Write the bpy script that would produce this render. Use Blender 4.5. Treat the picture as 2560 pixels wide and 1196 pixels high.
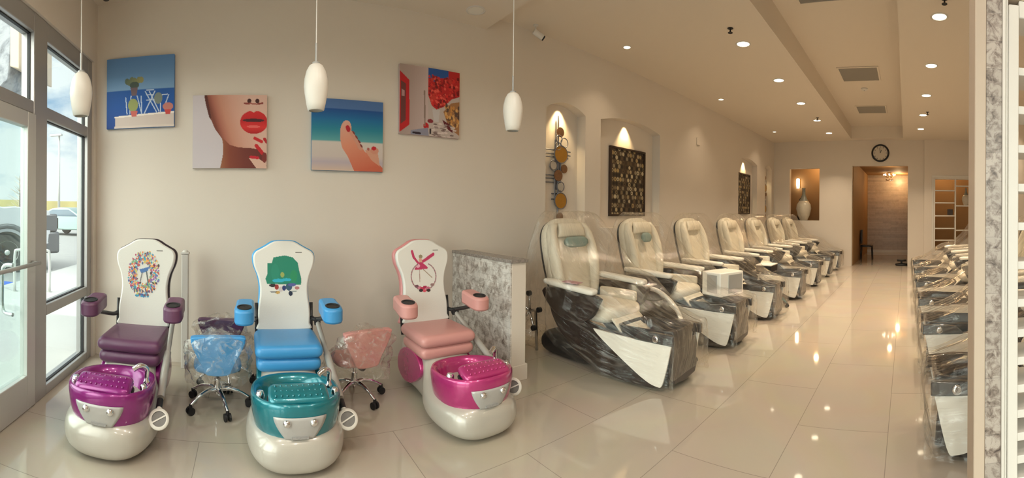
import bpy, bmesh, math, random
import numpy as np
from mathutils import Vector, Matrix, Euler, noise
for o in list(bpy.data.objects): bpy.data.objects.remove(o)
SC = bpy.context.scene
COL = SC.collection
PI = math.pi
R = random.Random(7)

# ---------------------------------------------------------------- camera
FPX = 1048.6                       # cylinder radius in pixels of a 2560 wide frame
cd = bpy.data.cameras.new('camera'); cam = bpy.data.objects.new('camera', cd); COL.objects.link(cam)
cam.location = (0, 0, 1.4)
cam.rotation_euler = (Matrix.Rotation(-0.6308, 4, 'Z') @ Matrix.Rotation(PI/2, 4, 'X') @ Matrix.Rotation(0.0094, 4, 'Z')).to_euler()
cd.type = 'PANO'; cd.panorama_type = 'CENTRAL_CYLINDRICAL'
cd.central_cylindrical_range_u_min = -1280/FPX; cd.central_cylindrical_range_u_max = 1280/FPX
cd.central_cylindrical_range_v_min = -663/FPX; cd.central_cylindrical_range_v_max = 533/FPX
cd.central_cylindrical_radius = 1.0
cd.clip_start = 0.02
SC.camera = cam
# ---------------------------------------------------------------- view, world, sun
SC.view_settings.view_transform = 'Standard'; SC.view_settings.look = 'None'
SC.view_settings.gamma = 1; SC.view_settings.use_curve_mapping = False
SC.view_settings.exposure = 0.25
SC.cycles.transparent_max_bounces = 28
SC.cycles.max_bounces = 7
SC.cycles.diffuse_bounces = 4
SC.cycles.glossy_bounces = 3
SC.cycles.sample_clamp_indirect = 6
SC.cycles.use_denoising = True
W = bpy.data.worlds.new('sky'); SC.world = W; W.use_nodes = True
nt = W.node_tree; nt.nodes.clear()
def wn(t, **k):
    n = nt.nodes.new(t)
    for a, b in k.items(): setattr(n, a, b)
    return n
out = wn('ShaderNodeOutputWorld'); bg = wn('ShaderNodeBackground'); tc = wn('ShaderNodeTexCoord')
sep = wn('ShaderNodeSeparateXYZ'); nt.links.new(tc.outputs['Generated'], sep.inputs[0])
ramp = wn('ShaderNodeValToRGB'); nt.links.new(sep.outputs['Z'], ramp.inputs[0])
ramp.color_ramp.elements[0].position = 0.0; ramp.color_ramp.elements[0].color = (0.36, 0.44, 0.50, 1)
ramp.color_ramp.elements[1].position = 0.6; ramp.color_ramp.elements[1].color = (0.10, 0.22, 0.40, 1)
mp = wn('ShaderNodeMapping'); mp.inputs['Scale'].default_value = (1, 1, 2.2); nt.links.new(tc.outputs['Generated'], mp.inputs[0])
nz = wn('ShaderNodeTexNoise'); nz.inputs['Scale'].default_value = 3.2; nz.inputs['Detail'].default_value = 7; nz.inputs['Roughness'].default_value = 0.6
nt.links.new(mp.outputs[0], nz.inputs['Vector'])
cr = wn('ShaderNodeValToRGB'); nt.links.new(nz.outputs[0], cr.inputs[0])
cr.color_ramp.elements[0].position = 0.36; cr.color_ramp.elements[1].position = 0.52
mx = wn('ShaderNodeMix', data_type='RGBA'); nt.links.new(cr.outputs[0], mx.inputs[0]); nt.links.new(ramp.outputs[0], mx.inputs[6]); mx.inputs[7].default_value = (.62, .62, .62, 1)
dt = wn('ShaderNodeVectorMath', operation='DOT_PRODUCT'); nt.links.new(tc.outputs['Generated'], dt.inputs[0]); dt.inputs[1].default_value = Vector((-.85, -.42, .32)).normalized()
ms = wn('ShaderNodeMapRange', interpolation_type='SMOOTHSTEP'); nt.links.new(dt.outputs['Value'], ms.inputs[0])      # bright warm sky lobe added out of view to push daylight into the room
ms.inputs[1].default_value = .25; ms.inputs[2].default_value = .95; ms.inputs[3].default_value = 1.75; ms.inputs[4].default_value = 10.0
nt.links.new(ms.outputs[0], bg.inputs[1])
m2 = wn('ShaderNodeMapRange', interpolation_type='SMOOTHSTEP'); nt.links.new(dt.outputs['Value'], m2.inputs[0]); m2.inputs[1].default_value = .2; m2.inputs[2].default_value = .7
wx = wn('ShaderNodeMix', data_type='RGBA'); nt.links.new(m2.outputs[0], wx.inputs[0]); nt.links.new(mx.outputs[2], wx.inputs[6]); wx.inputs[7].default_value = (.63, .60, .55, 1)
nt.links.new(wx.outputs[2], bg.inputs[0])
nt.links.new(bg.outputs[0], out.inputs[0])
sd = bpy.data.lights.new('sun', 'SUN'); sd.energy = 2.0; sd.angle = 0.02; sd.color = (1, .95, .88)
sun = bpy.data.objects.new('sun', sd); COL.objects.link(sun); sun.rotation_euler = Vector((0.45, -0.25, 1)).to_track_quat('Z', 'Y').to_euler()   # high sun, comes over the building roof

# ---------------------------------------------------------------- materials
def mat(name, color=(.8, .8, .8), rough=.5, metal=0, coat=0, spec=.5, emit=None, es=0, bump=None, noise_amt=None, trans=0, sheen=0):
    m = bpy.data.materials.new(name); m.use_nodes = True
    n = m.node_tree.nodes; l = m.node_tree.links; b = n['Principled BSDF']
    b.inputs['Base Color'].default_value = (*color, 1); b.inputs['Roughness'].default_value = rough
    b.inputs['Metallic'].default_value = metal; b.inputs['Coat Weight'].default_value = coat
    b.inputs['Coat Roughness'].default_value = .08
    b.inputs['Specular IOR Level'].default_value = spec
    if emit: b.inputs['Emission Color'].default_value = (*emit, 1); b.inputs['Emission Strength'].default_value = es
    t = n.new('ShaderNodeTexCoord')
    if noise_amt:            # (scale, amount)
        nz = n.new('ShaderNodeTexNoise'); nz.inputs['Scale'].default_value = noise_amt[0]; nz.inputs['Detail'].default_value = 4
        l.new(t.outputs['Object'], nz.inputs['Vector'])
        r = n.new('ShaderNodeMix'); r.data_type = 'RGBA'
        a = noise_amt[1]
        r.inputs[6].default_value = (*[c*(1-a) for c in color], 1); r.inputs[7].default_value = (*[min(1, c*(1+a)) for c in color], 1)
        l.new(nz.outputs[0], r.inputs[0]); l.new(r.outputs[2], b.inputs['Base Color'])
    if bump:                 # (scale, strength)
        nz = n.new('ShaderNodeTexNoise'); nz.inputs['Scale'].default_value = bump[0]; nz.inputs['Detail'].default_value = 3
        l.new(t.outputs['Object'], nz.inputs['Vector'])
        bp = n.new('ShaderNodeBump'); bp.inputs['Strength'].default_value = bump[1]; bp.inputs['Distance'].default_value = .01
        l.new(nz.outputs[0], bp.inputs['Height']); l.new(bp.outputs[0], b.inputs['Normal'])
    return m

M = {}
M['wall'] = mat('wall_paint', (.70, .635, .56), .65, noise_amt=(1.5, .015), bump=(120, .05))
M['ceil'] = mat('ceiling_paint', (.74, .66, .56), .75, bump=(150, .03))
M['white'] = mat('white_paint', (.70, .67, .62), .4, bump=(60, .02))
M['trimbeige'] = mat('beige_trim', (.62, .51, .40), .5, noise_amt=(8, .06))
M['alu'] = mat('brushed_aluminium', (.40, .39, .385), .38, .55, noise_amt=(3, .04))
M['alul'] = mat('light_aluminium', (.56, .56, .54), .38, .4, noise_amt=(3, .03))
M['rubber'] = mat('black_rubber', (.012, .012, .014), .55, bump=(40, .1))
M['black'] = mat('black_plastic', (.015, .015, .017), .35, bump=(80, .05))
M['chrome'] = mat('chrome', (.78, .78, .80), .12, 1, bump=(9, .02))
M['steelg'] = mat('satin_grey', (.42, .42, .41), .38, .25, noise_amt=(20, .04))
M['pearl'] = mat('pearl_shell', (.46, .43, .38), .3, .15, coat=.7, noise_amt=(5, .07))
M['greyplate'] = mat('grey_plate', (.47, .46, .45), .42, .2, noise_amt=(60, .05))
M['vwhite'] = mat('white_vinyl', (.74, .73, .69), .42, bump=(90, .06), noise_amt=(4, .02))
M['cream'] = mat('cream_vinyl', (.72, .67, .56), .45, bump=(25, .12), noise_amt=(6, .06))
M['creamlight'] = mat('ivory_plastic', (.86, .84, .78), .3, noise_amt=(6, .03))
M['brown'] = mat('dark_brown_shell', (.022, .015, .013), .3, coat=.3, bump=(14, .1))
M['teal'] = mat('grey_teal_vinyl', (.20, .29, .27), .5, bump=(50, .15), noise_amt=(20, .1))
M['glassdark'] = mat('smoked_plastic', (.05, .046, .045), .12, coat=.4, noise_amt=(9, .2))
M['shade'] = mat('opal_glass', (.80, .77, .71), .35, noise_amt=(6, .02))
M['ring'] = mat('ivory_ring', (.74, .71, .65), .4, noise_amt=(6, .02))
M['granite'] = mat('granite_cap', (.25, .22, .20), .25, noise_amt=(60, .7))
M['lampglow'] = mat('warm_lamp_lens', (1, .9, .7), .4, emit=(1, .86, .62), es=9, noise_amt=(5, .01))
M['lampoff'] = mat('unlit_lamp_lens', (.78, .76, .70), .4, noise_amt=(5, .02))
M['gold'] = mat('antique_gold', (.50, .28, .06), .35, .8, noise_amt=(30, .12))
M['bronze'] = mat('dull_bronze', (.24, .13, .07), .45, .6, noise_amt=(30, .3))
M['pewter'] = mat('pewter', (.20, .21, .25), .45, .7, noise_amt=(30, .2))
M['darkframe'] = mat('dark_wood_frame', (.04, .022, .014), .4, noise_amt=(30, .3))
M['ventg'] = mat('vent_grey', (.30, .27, .23), .6, noise_amt=(5, .03))
M['brownwall'] = mat('brown_room_paint', (.34, .20, .085), .7, noise_amt=(3, .08))
M['cablew'] = mat('white_cable', (.72, .70, .66), .5, noise_amt=(6, .02))
M['postw'] = mat('white_post', (.68, .66, .62), .45, noise_amt=(6, .03))

def glass(name, alpha=.9, tint=(.9, .96, .95)):
    m = bpy.data.materials.new(name); m.use_nodes = True; n = m.node_tree.nodes; l = m.node_tree.links
    n.remove(n['Principled BSDF']); o = n['Material Output']
    tr = n.new('ShaderNodeBsdfTransparent'); tr.inputs[0].default_value = (*tint, 1)
    g = n.new('ShaderNodeBsdfGlossy'); g.inputs['Roughness'].default_value = .02
    f = n.new('ShaderNodeLayerWeight'); pw = n.new('ShaderNodeMath'); pw.operation = 'POWER'; pw.inputs[1].default_value = 5; l.new(f.outputs['Facing'], pw.inputs[0])
    mm = n.new('ShaderNodeMath'); mm.operation = 'MULTIPLY_ADD'; mm.inputs[1].default_value = .6; mm.inputs[2].default_value = .05
    l.new(pw.outputs[0], mm.inputs[0])
    mi = n.new('ShaderNodeMixShader'); l.new(mm.outputs[0], mi.inputs[0]); l.new(tr.outputs[0], mi.inputs[1]); l.new(g.outputs[0], mi.inputs[2])
    l.new(mi.outputs[0], o.inputs[0]); return m
M['glass'] = glass('window_glass')
def film(name, haze, gl, scale, stretch, uv=False):
    m = bpy.data.materials.new(name); m.use_nodes = True; n = m.node_tree.nodes; l = m.node_tree.links
    n.remove(n['Principled BSDF']); o = n['Material Output']
    t = n.new('ShaderNodeTexCoord'); mp = n.new('ShaderNodeMapping'); mp.inputs['Scale'].default_value = stretch
    l.new(t.outputs['UV' if uv else 'Object'], mp.inputs[0])
    nz = n.new('ShaderNodeTexNoise'); nz.inputs['Scale'].default_value = scale; nz.inputs['Detail'].default_value = 5; nz.inputs['Distortion'].default_value = 1.2
    l.new(mp.outputs[0], nz.inputs['Vector'])
    bp = n.new('ShaderNodeBump'); bp.inputs['Strength'].default_value = .5; bp.inputs['Distance'].default_value = .02
    l.new(nz.outputs[0], bp.inputs['Height'])
    tr = n.new('ShaderNodeBsdfTransparent'); tr.inputs[0].default_value = (.97, .96, .94, 1)
    g = n.new('ShaderNodeBsdfGlossy'); g.inputs['Roughness'].default_value = .09; g.inputs[0].default_value = (1, 1, 1, 1)
    l.new(bp.outputs[0], g.inputs['Normal'])
    d = n.new('ShaderNodeBsdfTranslucent'); d.inputs[0].default_value = (.85, .82, .76, 1)
    df = n.new('ShaderNodeBsdfDiffuse'); df.inputs[0].default_value = (.85, .82, .76, 1)
    ds = n.new('ShaderNodeMixShader'); l.new(d.outputs[0], ds.inputs[1]); l.new(df.outputs[0], ds.inputs[2])
    m1 = n.new('ShaderNodeMixShader')
    rp = n.new('ShaderNodeMapRange'); rp.inputs[1].default_value = .52; rp.inputs[2].default_value = .72; rp.inputs[3].default_value = haze*.25; rp.inputs[4].default_value = haze*4
    l.new(nz.outputs[0], rp.inputs[0]); l.new(rp.outputs[0], m1.inputs[0])
    l.new(tr.outputs[0], m1.inputs[1]); l.new(ds.outputs[0], m1.inputs[2])
    lw = n.new('ShaderNodeLayerWeight'); l.new(bp.outputs[0], lw.inputs['Normal'])
    pw = n.new('ShaderNodeMath'); pw.operation = 'POWER'; pw.inputs[1].default_value = 4; l.new(lw.outputs['Facing'], pw.inputs[0])
    mm = n.new('ShaderNodeMath'); mm.operation = 'MULTIPLY_ADD'; mm.inputs[1].default_value = .6; mm.inputs[2].default_value = gl
    l.new(pw.outputs[0], mm.inputs[0])
    m2 = n.new('ShaderNodeMixShader'); l.new(mm.outputs[0], m2.inputs[0]); l.new(m1.outputs[0], m2.inputs[1]); l.new(g.outputs[0], m2.inputs[2])
    l.new(m2.outputs[0], o.inputs[0]); return m
M['film'] = film('clear_plastic_film', .05, .04, 5, (5.5, .8, 1), True)
M['bag'] = film('crinkled_clear_bag', .14, .10, 16, (1, 1, 1))

def tile_mat():
    m = bpy.data.materials.new('polished_porcelain_tile'); m.use_nodes = True; n = m.node_tree.nodes; l = m.node_tree.links; b = n['Principled BSDF']
    t = n.new('ShaderNodeTexCoord'); mp = n.new('ShaderNodeMapping'); mp.inputs['Location'].default_value = (.28+.6, .49, 0)
    l.new(t.outputs['Object'], mp.inputs[0])
    br = n.new('ShaderNodeTexBrick'); br.inputs['Scale'].default_value = 1; br.inputs['Brick Width'].default_value = 1.2; br.inputs['Row Height'].default_value = .6
    br.inputs['Mortar Size'].default_value = .0022; br.inputs['Mortar Smooth'].default_value = .1; br.offset = .5
    br.inputs['Color1'].default_value = (.46, .405, .335, 1); br.inputs['Color2'].default_value = (.44, .385, .32, 1); br.inputs['Mortar'].default_value = (.27, .235, .20, 1)
    l.new(mp.outputs[0], br.inputs['Vector'])
    nz = n.new('ShaderNodeTexNoise'); nz.inputs['Scale'].default_value = 1.3; nz.inputs['Detail'].default_value = 5; nz.inputs['Distortion'].default_value = 1.5
    l.new(t.outputs['Object'], nz.inputs['Vector'])
    mi = n.new('ShaderNodeMix'); mi.data_type = 'RGBA'; mi.blend_type = 'SOFT_LIGHT'; mi.inputs[0].default_value = .15
    l.new(br.outputs[0], mi.inputs[6]); l.new(nz.outputs[1], mi.inputs[7]); l.new(mi.outputs[2], b.inputs['Base Color'])
    b.inputs['Roughness'].default_value = .045; b.inputs['Specular IOR Level'].default_value = .6
    return m
M['tile'] = tile_mat()
def stone_mat(name, sc, w, h, cols):
    m = bpy.data.materials.new(name); m.use_nodes = True; n = m.node_tree.nodes; l = m.node_tree.links; b = n['Principled BSDF']
    t = n.new('ShaderNodeTexCoord')
    sp = n.new('ShaderNodeSeparateXYZ'); l.new(t.outputs['Object'], sp.inputs[0])
    ad = n.new('ShaderNodeMath'); ad.operation = 'ADD'; l.new(sp.outputs[0], ad.inputs[0]); l.new(sp.outputs[1], ad.inputs[1])
    cb = n.new('ShaderNodeCombineXYZ'); l.new(ad.outputs[0], cb.inputs[0]); l.new(sp.outputs[2], cb.inputs[1])
    br = n.new('ShaderNodeTexBrick'); br.inputs['Scale'].default_value = 1; br.inputs['Brick Width'].default_value = w; br.inputs['Row Height'].default_value = h
    br.inputs['Mortar Size'].default_value = .0012; br.inputs['Color1'].default_value = (.75, .75, .75, 1); br.inputs['Color2'].default_value = (1, 1, 1, 1); br.inputs['Mortar'].default_value = (.5, .5, .5, 1)
    l.new(cb.outputs[0], br.inputs['Vector'])
    nz = n.new('ShaderNodeTexNoise'); nz.inputs['Scale'].default_value = sc; nz.inputs['Detail'].default_value = 8; nz.inputs['Roughness'].default_value = .7; nz.inputs['Distortion'].default_value = .6
    l.new(t.outputs['Object'], nz.inputs['Vector'])
    r = n.new('ShaderNodeValToRGB'); l.new(nz.outputs[0], r.inputs[0])
    e = r.color_ramp.elements; e[0].position = .32; e[0].color = (*cols[0], 1); e[1].position = .56; e[1].color = (*cols[2], 1)
    k = e.new(.43); k.color = (*cols[1], 1)
    mi = n.new('ShaderNodeMix'); mi.data_type = 'RGBA'; mi.blend_type = 'MULTIPLY'; mi.inputs[0].default_value = .8
    l.new(r.outputs[0], mi.inputs[6]); l.new(br.outputs[0], mi.inputs[7]); l.new(mi.outputs[2], b.inputs['Base Color'])
    bp = n.new('ShaderNodeBump'); bp.inputs['Strength'].default_value = .3; bp.inputs['Distance'].default_value = .01
    l.new(br.outputs['Fac'], bp.inputs['Height']); bp.invert = True; l.new(bp.outputs[0], b.inputs['Normal'])
    b.inputs['Roughness'].default_value = .35
    return m
M['mosaic'] = stone_mat('stone_mosaic', 14, .1, .05, [(.16, .12, .10), (.42, .37, .33), (.74, .71, .67)])
M['stonestrip'] = stone_mat('stone_strip', 26, .3, .11, [(.05, .035, .03), (.24, .19, .16), (.47, .41, .36)])
M['hallwall'] = stone_mat('stacked_stone_tile', 9, .6, .07, [(.46, .37, .29), (.50, .41, .32), (.54, .45, .36)])
M['pillar'] = stone_mat('grey_pillar_stone', 6, 3, 3, [(.10, .11, .13), (.25, .27, .31), (.42, .44, .48)])

# vertex colour material
def vmat(name, rough=.5):
    m = bpy.data.materials.new(name); m.use_nodes = True; n = m.node_tree.nodes; l = m.node_tree.links; b = n['Principled BSDF']
    a = n.new('ShaderNodeVertexColor'); a.layer_name = 'print'; l.new(a.outputs[0], b.inputs['Base Color']); b.inputs['Roughness'].default_value = rough
    return m
M['print'] = vmat('printed_canvas', .6)
M['decal'] = vmat('printed_vinyl', .45)

# ---------------------------------------------------------------- mesh helpers
def BM(): return bmesh.new()
def obj(name, bm, m, parent=None, smooth=False, bevel=0, sub=0, angle=None):
    me = bpy.data.meshes.new(name); bmesh.ops.recalc_face_normals(bm, faces=bm.faces); bm.to_mesh(me); bm.free()
    o = bpy.data.objects.new(name, me); COL.objects.link(o)
    for mm in (m if isinstance(m, (list, tuple)) else [m]): me.materials.append(mm)
    if smooth:
        for p in me.polygons: p.use_smooth = True
        if angle: me.set_sharp_from_angle(angle=math.radians(angle))
    if bevel:
        b = o.modifiers.new('bevel', 'BEVEL'); b.width = bevel; b.segments = 2; b.limit_method = 'ANGLE'; b.angle_limit = .6
        for p in me.polygons: p.use_smooth = True
        me.set_sharp_from_angle(angle=math.radians(35))
    if sub:
        s = o.modifiers.new('sub', 'SUBSURF'); s.levels = sub; s.render_levels = sub
    if parent: o.parent = parent
    return o
def tag(o, label=None, cat=None, group=None, kind=None):
    if label: o['label'] = label
    if cat: o['category'] = cat
    if group: o['group'] = group
    if kind: o['kind'] = kind
    return o
def thing(name, label, cat, loc=(0, 0, 0), rz=0, group=None):
    o = bpy.data.objects.new(name, None); COL.objects.link(o); o.empty_display_size = .1
    o.location = loc; o.rotation_euler = (0, 0, rz); tag(o, label, cat, group); return o
def children(o): return [c for c in bpy.data.objects if c.parent == o]
def dup(root, loc=None, rz=None, label=None, group=None, parent=None):
    r = root.copy(); COL.objects.link(r); r.parent = parent
    if loc is not None: r.location = loc
    if rz is not None: r.rotation_euler = (0, 0, rz)
    if label: r['label'] = label
    if group: r['group'] = group
    for ch in children(root): dup(ch, parent=r)
    return r
def struct(name, bm, m, parent=None, **k):
    o = obj(name, bm, m, parent, **k)
    if not parent: o['kind'] = 'structure'
    return o
def bx(bm, x0, x1, y0, y1, z0, z1, rot=None, mi=0):
    v = [bm.verts.new((x, y, z)) for z in (z0, z1) for y in (y0, y1) for x in (x0, x1)]
    if rot is not None:
        c = Vector(((x0+x1)/2, (y0+y1)/2, (z0+z1)/2))
        for p in v: p.co = rot @ (p.co-c) + c
    for f in ((0, 2, 3, 1), (4, 5, 7, 6), (0, 1, 5, 4), (2, 6, 7, 3), (0, 4, 6, 2), (1, 3, 7, 5)):
        bm.faces.new([v[i] for i in f]).material_index = mi
    return v
def quad(bm, *p, mi=0):
    f = bm.faces.new([bm.verts.new(q) for q in p]); f.material_index = mi; return f
def prism(bm, poly, fn, t0, t1, mi=0):
    """poly of 2D points; fn(u,v,t)->xyz; closed solid between t0 and t1"""
    a = [bm.verts.new(fn(u, v, t0)) for u, v in poly]; b = [bm.verts.new(fn(u, v, t1)) for u, v in poly]
    n = len(poly)
    fa = bm.faces.new(a); fb = bm.faces.new(b[::-1]); fa.material_index = fb.material_index = mi
    for i in range(n): bm.faces.new((a[i], b[i], b[(i+1) % n], a[(i+1) % n])).material_index = mi
XZ = lambda u, v, t: (u, t, v)
YZ = lambda u, v, t: (t, u, v)
XY = lambda u, v, t: (u, v, t)
def loft(bm, rings, cap0=True, cap1=True, closed=True, mi=0):
    vs = [[bm.verts.new(p) for p in r] for r in rings]; n = len(rings[0])
    for a, b in zip(vs, vs[1:]):
        for i in range(n if closed else n-1):
            j = (i+1) % n; bm.faces.new((a[i], a[j], b[j], b[i])).material_index = mi
    if cap0: bm.faces.new(vs[0][::-1]).material_index = mi
    if cap1: bm.faces.new(vs[-1]).material_index = mi
    return vs
def circ(c, ax, r, n=16, ry=None):
    """ring of n points around c, perpendicular to ax"""
    ax = Vector(ax).normalized(); a = ax.orthogonal().normalized() if abs(ax.z) < .99 else Vector((1, 0, 0)); b = ax.cross(a)
    ry = ry or r
    return [Vector(c)+a*math.cos(2*PI*i/n)*r+b*math.sin(2*PI*i/n)*ry for i in range(n)]
def tube(bm, pts, r, n=10, cap=True):
    pts = [Vector(p) for p in pts]; rs = r if isinstance(r, (list, tuple)) else [r]*len(pts)
    rings = []; pa = None
    for i, p in enumerate(pts):
        d = (pts[min(i+1, len(pts)-1)]-pts[max(i-1, 0)]).normalized()
        if pa is None: pa = d.orthogonal().normalized()
        pa = (pa-d*pa.dot(d)).normalized(); pb = d.cross(pa)
        rings.append([p+pa*math.cos(2*PI*k/n)*rs[i]+pb*math.sin(2*PI*k/n)*rs[i] for k in range(n)])
    loft(bm, rings, cap, cap)
def lathe(bm, prof, n=28, c=(0, 0, 0), M4=None, cap=True):
    rings = [[Vector((c[0]+r*math.cos(2*PI*i/n), c[1]+r*math.sin(2*PI*i/n), c[2]+z)) for i in range(n)] for r, z in prof]
    if M4: rings = [[M4 @ p for p in rr] for rr in rings]
    loft(bm, rings, cap, cap)
def spline(pts, k=6):
    pts = [Vector(p) for p in pts]; out = []
    for i in range(len(pts)-1):
        p0 = pts[max(i-1, 0)]; p1 = pts[i]; p2 = pts[i+1]; p3 = pts[min(i+2, len(pts)-1)]
        for j in range(k):
            t = j/k; out.append(.5*((2*p1)+(p2-p0)*t+(2*p0-5*p1+4*p2-p3)*t*t+(3*p1-p0-3*p2+p3)*t**3))
    out.append(pts[-1]); return out
def supere(cx, cy, a, b, n=32, e=3.0):
    out = []
    for i in range(n):
        t = 2*PI*i/n; c, s = math.cos(t), math.sin(t)
        out.append((cx+a*math.copysign(abs(c)**(2/e), c), cy+b*math.copysign(abs(s)**(2/e), s)))
    return out
def rbox(bm, x0, x1, y0, y1, z0, z1, e=4.0, crown=.0, n=32, k=6, rot=None):
    """cushion: superellipse outline, rounded top and bottom edges"""
    cx, cy = (x0+x1)/2, (y0+y1)/2; a, b = (x1-x0)/2, (y1-y0)/2; h = z1-z0; r = min(h*.45, a*.5, b*.5)
    rings = []
    for j in range(k+1):
        t = PI/2*j/k; rings.append((r*(1-math.sin(t)), z0+r*(1-math.cos(t))))
    for j in range(k+1):
        t = PI/2*j/k; rings.append((r*(1-math.cos(t)), z1-r+r*math.sin(t)))
    rr = []
    for ins, z in rings: rr.append([Vector((x, y, z)) for x, y in supere(cx, cy, a-ins, b-ins, n, e)])
    if crown: rr.append([Vector((x, y, z1+crown)) for x, y in supere(cx, cy, (a-r)*.6, (b-r)*.6, n, e)])
    if rot is not None:
        c = Vector((cx, cy, (z0+z1)/2)); rr = [[rot @ (p-c)+c for p in q] for q in rr]
    loft(bm, rr)
def pgrid(name, arr, fn, m, parent=None, mask=None):
    """a sheet of small cells carrying a printed picture; arr[h,w,3] linear colours, fn(u,v)->xyz with v up"""
    h, w, _ = arr.shape; verts = []; cols = []
    for j in range(h):
        for i in range(w):
            verts.append(fn(i/(w-1), 1-j/(h-1))); cols.append((*arr[j, i], 1))
    faces = []
    for j in range(h-1):
        for i in range(w-1):
            if mask is not None and not mask[j:j+2, i:i+2].any(): continue
            a = j*w+i; faces.append((a, a+w, a+w+1, a+1))
    used = sorted({v for f in faces for v in f}); ix = {v: i for i, v in enumerate(used)}
    me = bpy.data.meshes.new(name); me.from_pydata([verts[v] for v in used], [], [[ix[v] for v in f] for f in faces])
    ca = me.color_attributes.new('print', 'FLOAT_COLOR', 'POINT'); ca.data.foreach_set('color', np.array([cols[v] for v in used], dtype=np.float32).ravel())
    me.materials.append(m); o = bpy.data.objects.new(name, me); COL.objects.link(o)
    if parent: o.parent = parent
    return o
def lin(*c): return tuple(((x/255)/12.92 if x/255 <= .04045 else ((x/255+.055)/1.055)**2.4) for x in c)
class Art:
    def __init__(s, w, h, bg=(231, 230, 225)):
        s.a = np.ones((h, w, 3))*np.array(lin(*bg)); s.m = np.zeros((h, w), bool)
        s.v, s.u = np.mgrid[0:h, 0:w]; s.u = s.u/(w-1); s.v = s.v/(h-1)
    def put(s, mk, c):
        s.a[mk] = lin(*c); s.m |= mk
    def grad(s, mk, t, stops):
        ts = [q[0] for q in stops]; cs = np.array([lin(*q[1]) for q in stops])
        col = np.stack([np.interp(t, ts, cs[:, k]) for k in range(3)], -1); s.a[mk] = col[mk]; s.m |= mk
    def ell(s, x, y, a, b, rot=0):
        du, dv = s.u-x, s.v-y; c, n = math.cos(rot), math.sin(rot); p = du*c+dv*n; q = -du*n+dv*c
        return (p/a)**2+(q/b)**2 < 1
    def poly(s, pts):
        ins = np.zeros(s.u.shape, bool); n = len(pts)
        for i in range(n):
            x0, y0 = pts[i]; x1, y1 = pts[(i+1) % n]
            if y0 == y1: continue
            c = ((y0 > s.v) != (y1 > s.v)) & (s.u < (x1-x0)*(s.v-y0)/(y1-y0)+x0); ins ^= c
        return ins
    def line(s, p, q, w):
        p = np.array(p, float); q = np.array(q, float); d = q-p; L = (d@d) or 1e-9
        t = np.clip(((s.u-p[0])*d[0]+(s.v-p[1])*d[1])/L, 0, 1)
        return np.hypot(s.u-p[0]-t*d[0], s.v-p[1]-t*d[1]) < w

# ---------------------------------------------------------------- room
YW, XE, XW, YS = 3.805, 11.64, -1.43, -2.35
Z1, Z2, Z3 = 3.37, 3.52, 3.86
XS = 2.41                                          # where the front ceiling ends
XB2 = 16.2
bm = BM(); bx(bm, XW-.1, XB2+.3, YS-.2, YW+.6, -.12, 0); fl = struct('floor', bm, M['tile'])
def arch_top(x0, x1, ze, rise):
    return lambda x: ze+rise*(1-((x-(x0+x1)/2)/((x1-x0)/2))**2) if rise else ze
def wall_open(bm, axis_fn, u0, u1, z0, z1, ops, depth, back=True, seg=14):
    """wall face with openings; axis_fn(u,z,d) -> xyz with d the depth into the wall"""
    q = lambda a, b, c, d, k=0: quad(bm, axis_fn(a, b, k), axis_fn(c, b, k), axis_fn(c, d, k), axis_fn(a, d, k))
    cur = u0
    for (a, b, za, zb, rise) in sorted(ops):
        q(cur, z0, a, z1)
        if za > z0: q(a, z0, b, za)
        f = arch_top(a, b, zb, rise); xs = [a+(b-a)*i/seg for i in range(seg+1)]
        for x, y in zip(xs, xs[1:]):
            quad(bm, axis_fn(x, f(x), 0), axis_fn(y, f(y), 0), axis_fn(y, z1, 0), axis_fn(x, z1, 0))
            quad(bm, axis_fn(x, f(x), 0), axis_fn(y, f(y), 0), axis_fn(y, f(y), depth), axis_fn(x, f(x), depth))
            if back: quad(bm, axis_fn(x, za, depth), axis_fn(y, za, depth), axis_fn(y, f(y), depth), axis_fn(x, f(x), depth))
        for e in (a, b): quad(bm, axis_fn(e, za, 0), axis_fn(e, za, depth), axis_fn(e, f(e), depth), axis_fn(e, f(e), 0))
        if za > z0: quad(bm, axis_fn(a, za, 0), axis_fn(b, za, 0), axis_fn(b, za, depth), axis_fn(a, za, depth))
        cur = b
    q(cur, z0, u1, z1)
NICHES = [(3.27, 3.95, 1.21, 2.68, .10), (4.25, 5.70, 1.21, 2.69, .10), (8.98, 10.22, 1.21, 2.69, .10), (10.86, 11.42, 1.21, 2.69, .10)]
bm = BM(); wall_open(bm, lambda u, z, d: (u, YW+d, z), XW-.15, XE+.02, 0, 4.0, NICHES, .15)
quad(bm, (XW-.15, YW+.3, 0), (XE+.02, YW+.3, 0), (XE+.02, YW+.3, 4), (XW-.15, YW+.3, 4)); struct('wall_north', bm, M['wall'])
# east wall with doorway, vase opening and shelf opening
bm = BM(); wall_open(bm, lambda u, z, d: (XE+d, u, z), -.49, YW+.02, 0, 4.0, [(2.45, 3.33, 1.26, 2.75, 0), (-.04, 1.52, 0, 2.80, 0)], .16, back=False, seg=1)
quad(bm, (XE, -.49, 0), (XE-.1, -.49, 0), (XE-.1, -.49, 4), (XE, -.49, 4))
wall_open(bm, lambda u, z, d: (XE-.1+d, u, z), YS, -.49, 0, 4.0, [(-2.2, -.76, .42, 2.46, 0)], .16, back=False, seg=1)
struct('wall_east', bm, M['wall'])
bm = BM(); bx(bm, XW, XB2+.2, YS-.12, YS, 0, 4.0); struct('wall_south', bm, M['wall'])
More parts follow.
